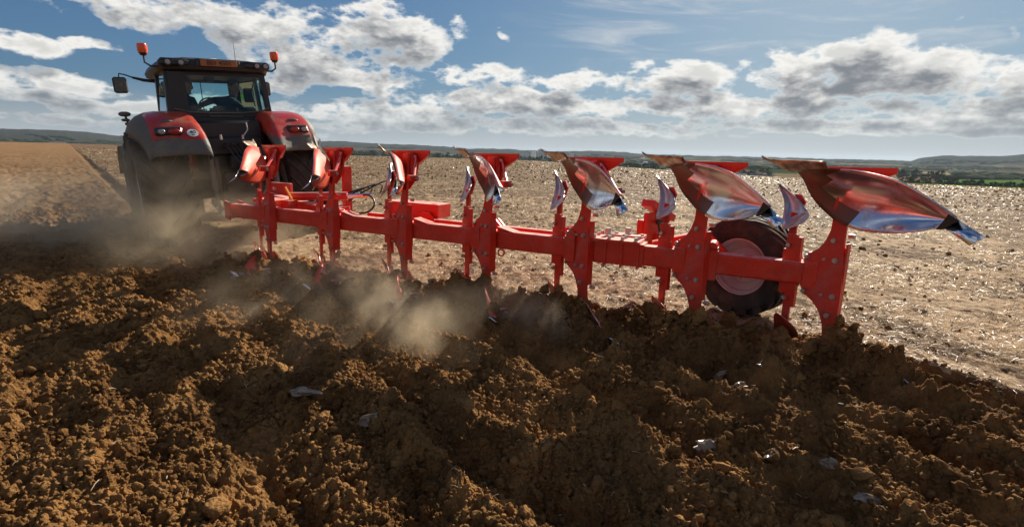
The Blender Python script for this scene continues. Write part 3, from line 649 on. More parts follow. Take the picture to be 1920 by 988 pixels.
def skimmer(parent, i):
    mb = MB()
    mb.box(L(-.34,.03,ZM+.10), (.03,.085,.44)); mb.box(L(-.305,.022,ZM-.0), (.045,.075,.60)); mb.box(L(-.355,.02,ZM), (.05,.10,.38)); mb.box(L(-.25,-.05,ZM), (.05,.16,.20))
    mb.cur = 1
    for z in (.081, -.366): c = L(-.352,.05,z); mb.cyl(c, c+Vector((-.03,0,0)), .02, .018, 8)
    o = mb.build('skimmer_clamp', [M['red'], M['bolt']], parent, loc=OB(i))
    for s in (1, -1):
        mb = MB(); mb.box(Lm(-.348,.01,.20,s), (.025,.058,.30)); mb.prism([Lm(*p, s) for p in [(-.375,-.01,.30),(-.32,-.0,.30),(-.28,-.02,.44),(-.33,-.04,.50),(-.42,-.06,.50)]], (.02,0,0))
        mb.build('skimmer_post', M['red'], o)
        A = crv([(-.577,-.103,.592),(-.50,-.07,.555),(-.422,-.045,.514),(-.34,-.01,.465),(-.27,.03,.415),(-.21,.09,.37)], 12)
        B = crv([(-.55,-.09,.572),(-.50,-.055,.50),(-.455,-.02,.43),(-.435,.02,.33),(-.425,.06,.25),(-.39,.1,.208)], 12)
        C_ = crv([(-.21,.09,.37),(-.185,.125,.35),(-.2,.128,.31),(-.25,.122,.27),(-.32,.112,.235),(-.39,.1,.208)], 9)
        P_ = []
        for a_ in range(12):
            t = a_/11
            P_.append([Lm(*(A[a_].lerp(B[a_], q_/6) + Vector((0,-.03*math.sin(math.pi*q_/6),0))), s) for q_ in range(7)])
        mb = MB(); mb.grid(P_); mb.prism([Lm(*p, s) for p in C_], (.003,0,0))
        mb.build('skimmer_blade', M['skim'] if s > 0 else M['red'], o, smooth=60, solid=.006 if True else 0)
    return o
leg0 = body(plough, 0); sk0 = skimmer(plough, 0)
for i in range(1, 7):
    copy_tree(leg0, plough, OB(i)); copy_tree(sk0, plough, OB(i))
# main beam
def BP(i, du=0, dv=0, dz=0): return OB(i) + L(du, dv, ZM+dz)
mb = MB(); off = (-.10, -.10)
mb.beam(BP(-.02,*off), BP(6.7,*off), .15, .185, bev=.012)
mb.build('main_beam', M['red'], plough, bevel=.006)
mb = MB(); p = BP(6.72,*off); q = BP(6.70,*off)
for s_ in (-1, 1): mb.box(p + Vector((s_*.085, .0, .0)), (.014, .30, .24))
mb.box(p + Vector((0,.10,-.02)), (.19,.012,.20)); mb.build('front_bracket', M['red'], plough)
# clamps, gussets and hinge block on the beam
ed = (STEP).normalized()
bx_ = ed.cross(Vector((0,0,1))).normalized(); bz_ = bx_.cross(ed); BR = Matrix((bx_, ed, bz_)).transposed()
def onbeam(i, side=0, up=0): return BP(i,*off) + bx_*side + bz_*up
mb = MB()
for k in range(7):
    mb.box(onbeam(k+.12), (.19,.10,.225), BR)
for k in (2,3,4,5): mb.prism([onbeam(k-.12,-.07,.094), onbeam(k-.30,-.07,.094), onbeam(k-.12,-.07,.14)], bx_*.14)
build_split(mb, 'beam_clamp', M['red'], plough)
mb = MB()
mb.box(onbeam(1.72), (.19,.62,.215), BR)
for k in (1.47,1.62,1.77,1.97): mb.box(onbeam(k), (.225,.022,.25), BR)
mb.box(onbeam(1.70,.0,.118), (.27,.50,.03), BR); mb.box(onbeam(1.62,.22,.13), (.20,.30,.035), BR)
mb.box(onbeam(2.10,-.02,.0), (.20,.09,.26), BR); mb.cyl(onbeam(2.1,-.10,.13), onbeam(2.1,.10,.13), .05, .05, 14); mb.box(onbeam(.86,0,0), (.20,.10,.29), BR)
mb.cur = 1
for k in (1.5,1.62,1.74,1.88):
    for sd_ in (-.09,.06,.2): mb.cyl(onbeam(k,sd_,.13), onbeam(k,sd_,.165), .02, .019, 6)
mb.cyl(onbeam(1.64,.24,.13), onbeam(1.64,.24,.21), .03, .03, 8); mb.cyl(onbeam(1.80,.10,.14), onbeam(1.80,.10,.21), .028, .028, 8)
mc_ = MB(); mc_.cyl(onbeam(.86,-.10,.15), onbeam(.86,.08,.15), .045,.045,14); mc_.box(onbeam(.86,0,.07), (.205,.11,.10), BR); mc_.build('frame_bracket', M['red'], plough)
for k in (2.10,):
    for d in (-.03,.03): mb.cyl(onbeam(k+d,-.05,.16), onbeam(k+d,-.05,.20), .016,.015,6)
mb.build('hinge_block', [M['red'], M['bolt']], plough)
mb = MB()
for k in (3.05,): 
    c = onbeam(k-.22,-.07,-.13); mb.tube([c + ed*(.035*math.cos(t)) + Vector((0,0,.035*math.sin(t))) for t in [j*math.pi/8 for j in range(17)]], .009, 6)
mb.build('lifting_eye', M['red'], plough)
# rear parallel frame with box
Hs = lambda k, side, up=0: onbeam(k, side, up)
mb = MB(); mb.beam(Hs(1.55,.42,.0), Hs(4.9,.48,.0), .11, .15, bev=.01)
for k in (2.3, 3.25, 4.1):
    mb.prism([Hs(k+.10,.40,.07), Hs(k-.02,.40,.15), Hs(k-.12,.40,.15), Hs(k-.20,.40,.07)], bx_*.03); mb.prism([Hs(k+.10,.48,.07), Hs(k-.02,.48,.15), Hs(k-.12,.48,.15), Hs(k-.20,.48,.07)], bx_*.03)
    mb.beam(Hs(k,.40,0), Hs(k,.05,0), .05, .10)
mb.build('control_rod_frame', M['red'], plough, bevel=.005)
mb = MB(); mb.box(Hs(4.28,.62,.16), (.30,.80,.17), BR); 
mb.build('tool_box', M['red'], plough, bevel=.01)
# headstock: turnover beam, cylinders, mast, hoses
mb = MB()
mb.beam(Hs(5.0,.05,.06), Hs(6.9,.72,.10), .16,.16, bev=.012); mb.box(Hs(6.75,.85,.12), (.05,.40,.42), BR); mb.beam(Hs(5.2,.35,-.03), Hs(5.9,1.0,.0), .14,.14)
mb.beam(Hs(5.7,1.02,-.02), Hs(5.7,1.02,.62), .10,.13,up=(0,1,0)); mb.beam(Hs(6.2,.9,-.05), Hs(7.3,1.1,-.05), .12,.12)
mb.box(Hs(6.3,.25,.14), (.30,.42,.05), BR); mb.box(Hs(5.85,.10,.14), (.16,.14,.10), BR)
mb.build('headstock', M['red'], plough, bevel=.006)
mb = MB(); mb.cyl(Hs(5.95,.22,.22), Hs(5.30,.55,.25), .055,.055,16); mb.cyl(Hs(5.35,.20,.06), Hs(5.1,.36,.11), .04,.04,14); mb.cur = 1
mb.cyl(Hs(5.30,.55,.25), Hs(5.02,.70,.265), .032,.032,14); mb.build('hydraulic_cylinder', [M['red'], M['chrome']], plough, smooth=40)
mb = MB(); c = Hs(4.83,.20,.07)
mb.tube([c + ed*(.0-.17*math.sin(t)) + Vector((0,0,.02+.11*(1-math.cos(t)))) + bx_*.05*t for t in [j*math.pi/10*1.15 for j in range(11)]], .012, 8)
for kk in range(4):
    c = Hs(5.75-.1*kk,.45+.1*kk,.16)
    mb.tube([c + bx_*(.9*t) - ed*(.32*math.sin(t*3.1)) + Vector((0,0,(.10+.05*kk)*math.sin(math.pi*t)+.06*t)) for t in [j/12 for j in range(13)]], .011, 8)
c = Hs(2.18,.16,.10); mb.tube([c + ed*(-.10*t) + Vector((0,0,.12*math.sin(math.pi*t))) for t in [j/8 for j in range(9)]], .007, 6)
build_split(mb, 'hydraulic_hose', M['ink'], plough, smooth=True)
mb = MB(); mb.beam(Hs(5.80,.10,.20), Hs(5.98,.18,.34), .02,.028); mb.build('yellow_lever', M['yellow'], plough)
# depth wheel
def tyre(R_o, R_r, wd, n, mats, axis, c, name, parent, lug=.045, rimname='rim', rimmat=None, dish=.0, rimface=.36):
    ax = Vector(axis).normalized(); c = Vector(c); h = wd/2
    mb = MB(); prof = [(R_r, -h*.72),(R_r*1.06,-h*.86),((R_o+R_r)/2,-h),(R_o*.93,-h*.93),(R_o*.975,-h*.70),(R_o,-h*.35),(R_o,0),(R_o,h*.35),(R_o*.975,h*.70),(R_o*.93,h*.93),((R_o+R_r)/2,h),(R_r*1.06,h*.86),(R_r,h*.72)]
    prof = [(r-lug*.6 if r > R_o*.9 else r, q_) for r, q_ in prof]
    mb.lathe(prof, c, ax, 56)
    a_ = ax.orthogonal().normalized(); b_ = ax.cross(a_)
    for k in range(n):
        for s in (-1, 1):
            t0 = 2*math.pi*(k + (0 if s > 0 else .5))/n; vs = []; N = 6
            for j in range(N+1):
                f = j/N; t = t0 - .36*f*(22/n)*1.6; w_ = s*h*(-.06+1.06*f); rr = R_o*(1 if f < .8 else 1-.035*(f-.8)/.2); hw = .022+.014*f
                base = R_o - lug*1.3 - (.05*R_o if f > .9 else 0)
                for dt in (-1, 1):
                    for r_ in (base, rr): tt = t + dt*hw/R_o; vs.append(c + ax*w_ + (a_*math.cos(tt)+b_*math.sin(tt))*r_)
            fs = []
            for j in range(N): o_ = j*4; fs += [(o_, o_+1, o_+5, o_+4), (o_+1, o_+3, o_+7, o_+5), (o_+3, o_+2, o_+6, o_+7)]
            fs += [(0,2,3,1), (N*4, N*4+1, N*4+3, N*4+2)]; mb.add(vs, fs)
    t_ = mb.build(name, mats, parent, smooth=40)
    mb = MB(); pr_ = [(R_r*1.0,-h*.74),(R_r*.96,-h*.74),(R_r*.93,-h*.60),(R_r*.88,-h*.55),(R_r*.86,-h*.30),(R_r*.60,-h*rimface+dish),(R_r*.30,-h*rimface-.02),(R_r*.28,-h*.5),(.01,-h*.5)]
    for s in (1,-1): mb.lathe([(r, q_*s) for r, q_ in pr_], c, ax, 48)
    mb.lathe([(R_r*.88,-h*.6),(R_r*.88,h*.6)], c, ax, 48)
    for k in range(8): t = 2*math.pi*k/8; pc = c + (a_*math.cos(t)+b_*math.sin(t))*R_r*.42; mb.cyl(pc - ax*h*.42, pc - ax*h*.62, .014,.014,6); mb.cyl(pc + ax*h*.42, pc + ax*h*.62, .014,.014,6)
    mb.build(rimname, rimmat, parent, smooth=30)
def ground_at(px, py, z):
    d = pixdir(px, py); t = (z-1.5)/d.z; return EYE + d*t
wc = EYE + pixdir(1398, 497)*(5.05/pixdir(1398,497).y)
wl = Matrix.Rotation(-HD, 3, 'Z') @ (wc - PE)
whl = empty('depth_wheel', wl, 0, plough)
tyre(.47, .27, .36, 18, M['rubber'], (1,0,0), (0,0,0), 'tyre', whl, lug=.045, rimmat=[M['rimred']], rimface=-.1, dish=0)
mb = MB(); mb.beam(wl+Vector((-.22,0,0)), wl+Vector((-.26,.30,.28)), .05,.10); mb.cyl(wl+Vector((-.30,0,0)), wl+Vector((0,0,0)), .05,.05,14)
mb.beam(wl+Vector((-.26,.28,.28)), Hs(1.4,.25,.05), .10,.10); mb.box(wl+Vector((-.26,.0,.02)), (.05,.20,.16))
mb.build('wheel_arm', M['red'], plough, bevel=.005)
pc = EYE + pixdir(1232, 410)*(5.9/pixdir(1232,410).y); pl_ = Matrix.Rotation(-HD, 3, 'Z') @ (pc - PE)
mb = MB(); rx_ = Matrix.Rotation(R_(-24), 3, 'Y'); 
mb.box(pl_+Vector((.02,0,.09)), (.46,.16,.075), Matrix.Rotation(R_(24), 3, 'Y')); mb.box(pl_+Vector((-.04,0,-.08)), (.34,.05,.30)); mb.box(pl_+Vector((-.02,.06,-.12)), (.40,.08,.22)); mb.box(pl_+Vector((0,0,-.30)), (.12,.12,.3))
mb.build('wheel_mount', M['red'], plough, bevel=.006)
mb = MB(); q_ = pl_ + Vector((-.10,-.06,0)); mb.tube([q_+Vector((0,0,.17)), q_+Vector((0,-.02,.0)), q_+Vector((.05,-.03,-.15)), q_+Vector((.12,0,-.25))], .012, 6); mb.cyl(q_+Vector((.02,0,-.03)), q_+Vector((.16,0,-.03)), .02,.02,8)
mb.build('mount_hose', M['ink'], plough)

# ---------------------------------------------------------------- tractor
HT = R_(40.09); RO = R_(3.71)
fwT = Vector((-math.sin(HT), math.cos(HT), 0)); rtT = Vector((math.cos(HT), math.sin(HT), 0)); TO = fwT*10.306 + rtT*2.33
tr_ = empty('tractor', TO, 0)
MT = Matrix.Rotation(HT, 4, 'Z') @ Matrix.Rotation(-RO, 4, 'Y'); tr_.rotation_euler = MT.to_euler()
tag(tr_, 'red tractor with black cab seen from behind, pulling the plough through dust', 'tractor')
# wheels
for sx in (-1, 1):
    wr = empty('rear_wheel', (sx*1.06, 0, .80), 0, tr_)
    tyre(.98, .53, .70, 22, M['rubber'], (1,0,0), (0,0,0), 'tyre', wr, lug=.065, rimmat=M['rim'], rimface=.55)
    wf = empty('front_wheel', (sx*1.02, 2.85, .66), R_(-3), tr_)
    tyre(.78, .40, .56, 20, M['rubber'], (1,0,0), (0,0,0), 'tyre', wf, lug=.055, rimmat=M['rim'], rimface=.5)
    mb = MB(); mb.grid([[Vector((sx*(1.02+dx), 2.85+.84*math.cos(t), .66+.86*math.sin(t))) for dx in (-.26,0,.30)] for t in [R_(20)+j*R_(140)/12 for j in range(13)]])
    mb.build('front_fender', M['grey'], tr_, solid=.02, smooth=True)
# fenders
def fender(sx):
    prof = [(1.0,1.35),(.92,1.62),(.70,1.86),(.38,2.0),(.0,2.05),(-.30,2.035),(-.52,1.97),(-.70,1.86),(-.83,1.74),(-.93,1.62),(-1.0,1.50),(-1.05,1.40)]
    C_ = crv([(0,a_,b_) for a_, b_ in prof], 34)
    xs = [(.50,-.30),(.49,-.12),(.54,-.035),(.62,-.005),(.8,.0),(1.0,0.0),(1.12,-.02),(1.165,-.04),(1.17,-.045),(1.24,-.08),(1.32,-.16),(1.37,-.28),(1.385,-.38)]
    vs = []; ctr = Vector((0, 0, .9))
    for i, p in enumerate(C_):
        t = i/33; inn = .0 + .06*sstep(t, .55, 1)  # widen inwards towards the bottom
        low = sstep(t, .60, 1.0)
        for j, (x, d) in enumerate(xs):
            rad = (p-ctr).normalized(); 
            if x < 1.17: pos = p + rad*d*(1-.3*low)
            else: pos = p + rad*d*(1-.45*low)
            xx = x + (x < .7)*(-.02*low) - (x > 1.17)*.14*low*(x-1.17)/.2
            vs.append(Vector((sx*xx, pos.y - (.25*low*max(0, (.8-x)/.3) if x < .8 else 0)*.9, pos.z)))
    nb = len(xs); mb = MB()
    for i in range(33):
        for j in range(nb-1):
            zm = (vs[i*nb+j].z + vs[(i+1)*nb+j].z)/2; back = i > 12
            mb.cur = 1 if (j >= 7 or (back and zm < 1.60)) else 0
            mb.f.append((i*nb+j, i*nb+j+1, (i+1)*nb+j+1, (i+1)*nb+j)); mb.m.append(mb.cur)
    mb.v = [tuple(v) for v in vs]
    f_ = mb.build('rear_fender', [M['tred'], M['grey']], tr_, smooth=55, solid=.02)
    # lamps
    mb = MB(); mb.ball((sx*.93,-.66,1.885), .1, 14, (1.0,.35,.36)); mb.build('oval_lamp', M['grey'], f_, smooth=True)
    mb = MB(); mb.box((sx*.93,-.845,1.735), (.36,.09,.15), Matrix.Rotation(R_(-28),3,'X'), bev=.03); mb.cur = 1; mb.ball((sx*.87,-.905,1.74), .075, 12, (1.1,.4,.6)); mb.cur = 2; mb.ball((sx*1.03,-.90,1.74), .05, 12, (1,.4,.8)); mb.cur = 3
    mb.box((sx*.93,-.925,1.63), (.36,.03,.045), bev=.01); mb.build('tail_light', [M['black'], M['redlens'], M['lens'], M['grey']], f_, smooth=40)
    return f_
fl = fender(-1); frr = fender(1)
# 40 km sticker
sn = Vector((0,-.80,.60)).normalized()
bpy.context.view_layer.update(); hit, hl, hn, _ = fl.ray_cast(Vector((-.64,-3,1.70)), Vector((0,1,0)))
hn = hn if hn.y < 0 else -hn; st_ = empty('speed_sticker', hl + hn*.016, 0, tr_); st_.rotation_euler = (math.atan2(math.hypot(hn.x, hn.y), hn.z), 0, 0)
mb = MB(); mb.cyl((0,0,0), (0,0,.006), .075, .075, 28); mb.build('sticker_disc', M['white'], st_)
def text(body_, size, loc, name, mt, parent, rot=(0,0,0), ext=.0015, sx=1):
    c = bpy.data.curves.new(name, 'FONT'); c.body = body_; c.size = size; c.align_x = 'CENTER'; c.align_y = 'CENTER'; c.extrude = ext; c.offset = size*.012
    o = bpy.data.objects.new(name, c); COL.objects.link(o); o.parent = parent; o.location = loc; o.rotation_euler = rot; o.scale = (sx,1,1); c.materials.append(mt)
    me = bpy.data.meshes.new_from_object(o.evaluated_get(bpy.context.evaluated_depsgraph_get())); o2 = bpy.data.objects.new(name, me); COL.objects.link(o2)
    o2.parent = parent; o2.location = loc; o2.rotation_euler = rot; o2.scale = (sx,1,1); bpy.data.objects.remove(o); bpy.data.curves.remove(c); return o2
text('40', .085, (0,.012,.010), 'sticker_number', M['ink'], st_); text('km', .035, (0,-.042,.008), 'sticker_unit', M['ink'], st_)
# chassis
mb = MB(); mb.box((0,.2,.95), (.55,1.3,.75), bev=.06); mb.cyl((-.8,0,.80),(.8,0,.80),.17,.17,18); mb.box((0,-.45,.80), (.50,.35,.62), bev=.04); mb.box((0,1.6,.85), (.5,2.2,.5), bev=.05)
mb.cyl((0,-.62,.62),(0,-.78,.62),.05,.045,12); mb.box((0,-.60,1.25), (.26,.14,.20), bev=.02); mb.cyl((-.75,2.85,.60),(.75,2.85,.60),.12,.12,14)
for x in (-.16,-.06,.05,.15): mb.cyl((x,-.62,1.52),(x,-.70,1.50),.028,.028,10)
mb.box((0,-.42,1.50), (.9,.20,.30), bev=.03); mb.box((0,-.30,1.72), (1.0,.25,.36), bev=.04); mb.box((0,-.2,1.35),(.95,.5,.5))
mb.build('chassis', M['black'], tr_, smooth=30)
mb = MB(); mb.box((0,2.6,1.42), (.85,2.3,.75), bev=.12); mb.build('bonnet', M['tred'], tr_, smooth=30, bevel=.03)
mb = MB()
for sx in (-1,1):
    mb.beam((sx*.42,-.45,.62),(sx*.46,-1.35,.52),.05,.10); mb.beam((sx*.36,-.55,1.42),(sx*.46,-.95,1.36),.06,.10); mb.cyl((sx*.46,-.95,1.36),(sx*.46,-1.0,.60),.032,.032,12); mb.cyl((sx*.46,-.96,1.2),(sx*.46,-.98,.85),.045,.045,12)
    mb.cyl((sx*.30,-.5,.75),(sx*.33,-.62,1.32),.04,.04,12)
mb.cyl((0,-.66,1.22),(.05,-1.45,1.16),.035,.035,12); mb.box((0,-.80,.48),(.16,.40,.10),bev=.01)
mb.build('three_point_linkage', M['grey'], tr_, smooth=40)
mb = MB()
for sx in (-1,1): mb.ball((sx*.46,-1.38,.52),.055,12); mb.ball((sx*.46,-1.0,.58),.04,10)
mb.tube([(.2,-.62,1.86),(.2,-.66,1.75),(.12,-.70,1.66)], .010, 8); mb.cyl((-.22,-.7,1.60),(-.22,-.7,1.68),.02,.015,8); mb.cyl((.1,-.71,1.60),(.1,-.71,1.67),.02,.015,8)
build_split(mb, 'linkage_fitting', M['rim'], tr_, smooth=40)
mb = MB()
for k in range(6): x = -.2+.08*k; mb.tube([(x,-.66,1.50),(x+.02,-.85,1.50-.03*k),(x+.10,-1.1,1.25-.04*k),(x*.5+.2,-1.5,1.0)], .014, 8)
mb.build('hose_bundle', M['ink'], tr_, smooth=True)
mb = MB(); mb.box((-.58,.9,.55), (.35,.9,.5), bev=.04); mb.box((-.72,.75,.72),(.28,.30,.04)); mb.box((-.72,.75,1.05),(.28,.30,.04)); mb.box((.62,1.1,.8),(.4,1.3,.6),bev=.08)
mb.build('side_tank', M['black'], tr_, smooth=30)
mb = MB(); mb.cyl((.62,1.75,1.2),(.62,1.75,2.85),.07,.07,16); mb.build('exhaust_pipe', M['black'], tr_, smooth=40)
# cab
zb, zt = 1.95, 2.70; yr, yf = 0.0, 1.55; xb_, xt_ = .80, .71
mb = MB()
cor = {}
for sx in (-1,1):
    cor[sx] = dict(rb=Vector((sx*.76,-.02,zb+.10)), rt=Vector((sx*xt_,.04,zt)), mb=Vector((sx*.83,.62,zb+.02)), mt=Vector((sx*.76,.66,zt)), fb=Vector((sx*.66,yf,zb-.35)), ft=Vector((sx*.64,yf-.12,zt)))
    d = cor[sx]; mb.beam(d['rb']-Vector((0,0,.15)), d['rt'], .075,.11,up=(0,1,0)); mb.beam(d['mb']-Vector((0,0,.4)), d['mt'], .05,.09,up=(0,1,0)); mb.beam(d['fb'], d['ft'], .06,.07,up=(0,1,0))
    mb.beam(d['rb']-Vector((0,0,.06)), d['mb']-Vector((0,0,.06)), .05,.10); mb.beam(d['mb']-Vector((0,0,.06)), d['fb'], .05,.08)
mb.beam((-.76,-.02,2.01),(.76,-.02,2.01),.10,.12); mb.beam((-.70,.03,2.67),(.70,.03,2.67),.10,.09); mb.beam((-.66,1.55,1.60),(.66,1.55,1.60),.08,.12); mb.beam((-.66,1.43,2.67),(.66,1.43,2.67),.08,.08)
mb.box((0,.75,1.56),(1.45,1.55,.10)); mb.box((0,-.03,1.80),(1.40,.10,.36),bev=.02); mb.box((-.60,-.035,2.36),(.24,.03,.62))
mb.beam((0.02,1.52,1.65),(0.02,1.44,2.66),.012,.02)
cab = mb.build('cab_frame', M['black'], tr_)
mb = MB(); d0, d1 = cor[-1], cor[1]
mb.add([d0['rb']+Vector((0,-.03,0)), d1['rb']+Vector((0,-.03,0)), d1['rt']+Vector((0,-.05,-.02)), d0['rt']+Vector((0,-.05,-.02))], [(0,1,2,3)])
mb.build('rear_window', M['glass'], tr_)
for d in (d0, d1):
    mb = MB(); mb.add([d['rb'], d['mb'], d['mt'], d['rt']], [(0,1,2,3)]); mb.add([d['mb'], d['fb'], d['ft'], d['mt']], [(0,1,2,3)]); mb.build('side_window', M['glass'], tr_)
mb = MB(); mb.add([d0['fb'], d1['fb'], d1['ft'], d0['ft']], [(0,1,2,3)]); mb.build('windscreen', M['glass'], tr_)
mb = MB(); mb.tube([(-.70,-.07,2.10),(-.5,-.08,2.05),(-.2,-.085,2.03),(.3,-.085,2.03),(.62,-.08,2.06),(.74,-.07,2.12)], .014, 8); mb.tube([(-.40,-.09,2.06),(-.25,-.10,2.09),(-.20,-.10,1.98),(.3,-.10,1.97)], .010, 8); mb.build('window_rail', M['grey'], tr_)
# roof: outline loft
def roof_ring(z, k, ky):
    pts = []
    for t in range(40):
        a_ = 2*math.pi*t/40; c_, s_ = math.cos(a_), math.sin(a_); e = .32
        pts.append(Vector((math.copysign(abs(c_)**e, c_)*.83*k, .74 + math.copysign(abs(s_)**e, s_)*.92*ky, z - .035*(abs(c_)**4)*1)))
    return pts
rings = [roof_ring(2.68,.90,.92), roof_ring(2.70,1.0,1.0), roof_ring(2.77,1.03,1.02), roof_ring(2.85,.98,.98), roof_ring(2.885,.80,.85), roof_ring(2.90,.5,.5)]
mb = MB(); vs = [v for r in rings for v in r]; fs = [(j*40+i, j*40+(i+1)%40, (j+1)*40+(i+1)%40, (j+1)*40+i) for j in range(5) for i in range(40)] + [tuple(range(40)), tuple(range(200,240))]; mb.add(vs, fs)
for sx in (-1,1): mb.box((sx*.60,-.13,2.79),(.44,.16,.13),bev=.04)
mb.box((.01,-.16,2.80),(.66,.08,.125),bev=.015)
mb.build('cab_roof', M['black'], tr_, smooth=35)
mb = MB(); mb.ball((.10,.55,2.91),.12,14,(1,1,.45)); mb.build('roof_dome', M['white'], tr_, smooth=True)
mb = MB(); mb.box((-.36,-.10,2.862),(.26,.10,.028)); mb.build('roof_panel', M['lens'], tr_)
for x in (-.70,-.52,.60,.735):
    mb = MB(); mb.cyl((x,-.16,2.79),(x,-.225,2.79),.055,.055,18); mb.cur = 1; mb.ball((x,-.215,2.79),.047,14,(1,.35,1)); mb.build('work_light', [M['black'], M['lens']], tr_, smooth=40)
plt = empty('number_plate', (.02,-.215,2.80), 0, tr_); mb = MB(); mb.box((0,0,0),(.54,.02,.10),bev=.004); mb.build('plate_board', M['plate'], plt)
text('B01 4501', .098, (0,-.013,0), 'plate_text', M['ink'], plt, (R_(90),0,0), sx=.98)
mb = MB(); mb.cyl((.45,.5,2.88),(.455,.5,3.24),.006,.003,6); mb.cyl((.45,.5,2.86),(.45,.5,2.93),.014,.010,8); mb.build('antenna', M['ink'], tr_)
for sx in (-1,1):
    mb = MB(); x = sx*.97; mb.tube([(sx*.80,.0,2.74),(sx*.90,.01,2.74),(x,.02,2.79),(x,.02,2.90)], .014, 8); mb.cyl((x,.02,2.89),(x,.02,2.925),.04,.055,14); a_ = mb.build('beacon_bracket', M['ink'], tr_, smooth=40)
    mb = MB(); mb.lathe([(.062,2.925),(.068,2.95),(.07,3.03),(.062,3.06),(.0,3.065)], (x,.02,0), (0,0,1), 20); mb.build('beacon_light', M['orange'], a_, smooth=50)
    mb = MB(); mb.tube([(sx*.66,1.45,2.63),(sx*.85,1.58,2.66),(sx*1.0,1.61,2.70)], [.03,.028,.02], 8); mb.tube([(sx*1.0,1.61,2.70),(sx*1.1,1.61,2.74),(sx*1.19,1.61,2.76),(sx*1.2,1.61,2.70)], .012, 8); ar = mb.build('mirror_arm', M['ink'], tr_, smooth=40)
    mb = MB(); mb.box((sx*1.2,1.60,2.565),(.21,.07,.27),bev=.03); mb.cur = 1; mb.box((sx*1.2,1.562,2.565),(.17,.006,.23)); mb.build('mirror_head', [M['black'], M['mirror']], ar, smooth=30)
mb = MB(); mb.ball((-1.33,.3,2.03),.085,14,(1,.7,.5)); mb.ball((-1.33,.3,1.94),.06,12,(1,.7,.45)); mb.cyl((-1.33,.3,2.03),(-1.30,.3,1.86),.016,.016,8); mb.cyl((-1.30,.3,1.86),(-1.2,.3,1.84),.02,.02,8); mb.ball((-1.32,.3,1.88),.04,10,(.8,1,.7)); mb.build('fender_lamp_stack', M['grey'], tr_, smooth=True)
mb = MB(); mb.box((.12,.45,1.72),(.50,.50,.14),bev=.04); mb.box((.10,.26,1.94),(.40,.12,.44),bev=.05); mb.box((-.42,.75,1.74),(.34,.40,.12),bev=.03); mb.cyl((.05,1.25,1.6),(.05,1.0,2.15),.03,.03,8)
mb.tube([(.05+.2*math.cos(t),.98+.06*math.sin(t),2.16+.18*math.sin(t)) for t in [j*math.pi/10 for j in range(21)]], .013, 6)
mb.box((.55,.55,2.05),(.20,.55,.20),bev=.03); mb.box((.56,.35,2.35),(.18,.08,.24),bev=.02); mb.tube([(.60,.2,2.15),(.56,.18,2.4),(.62,.2,2.55)],.012,6); mb.tube([(-.55,.4,2.66),(-.50,.35,2.5),(-.52,.35,2.38)],.012,6); mb.box((.0,.6,2.62),(.14,.1,.08))
mb.build('cab_interior', M['interior'], tr_)

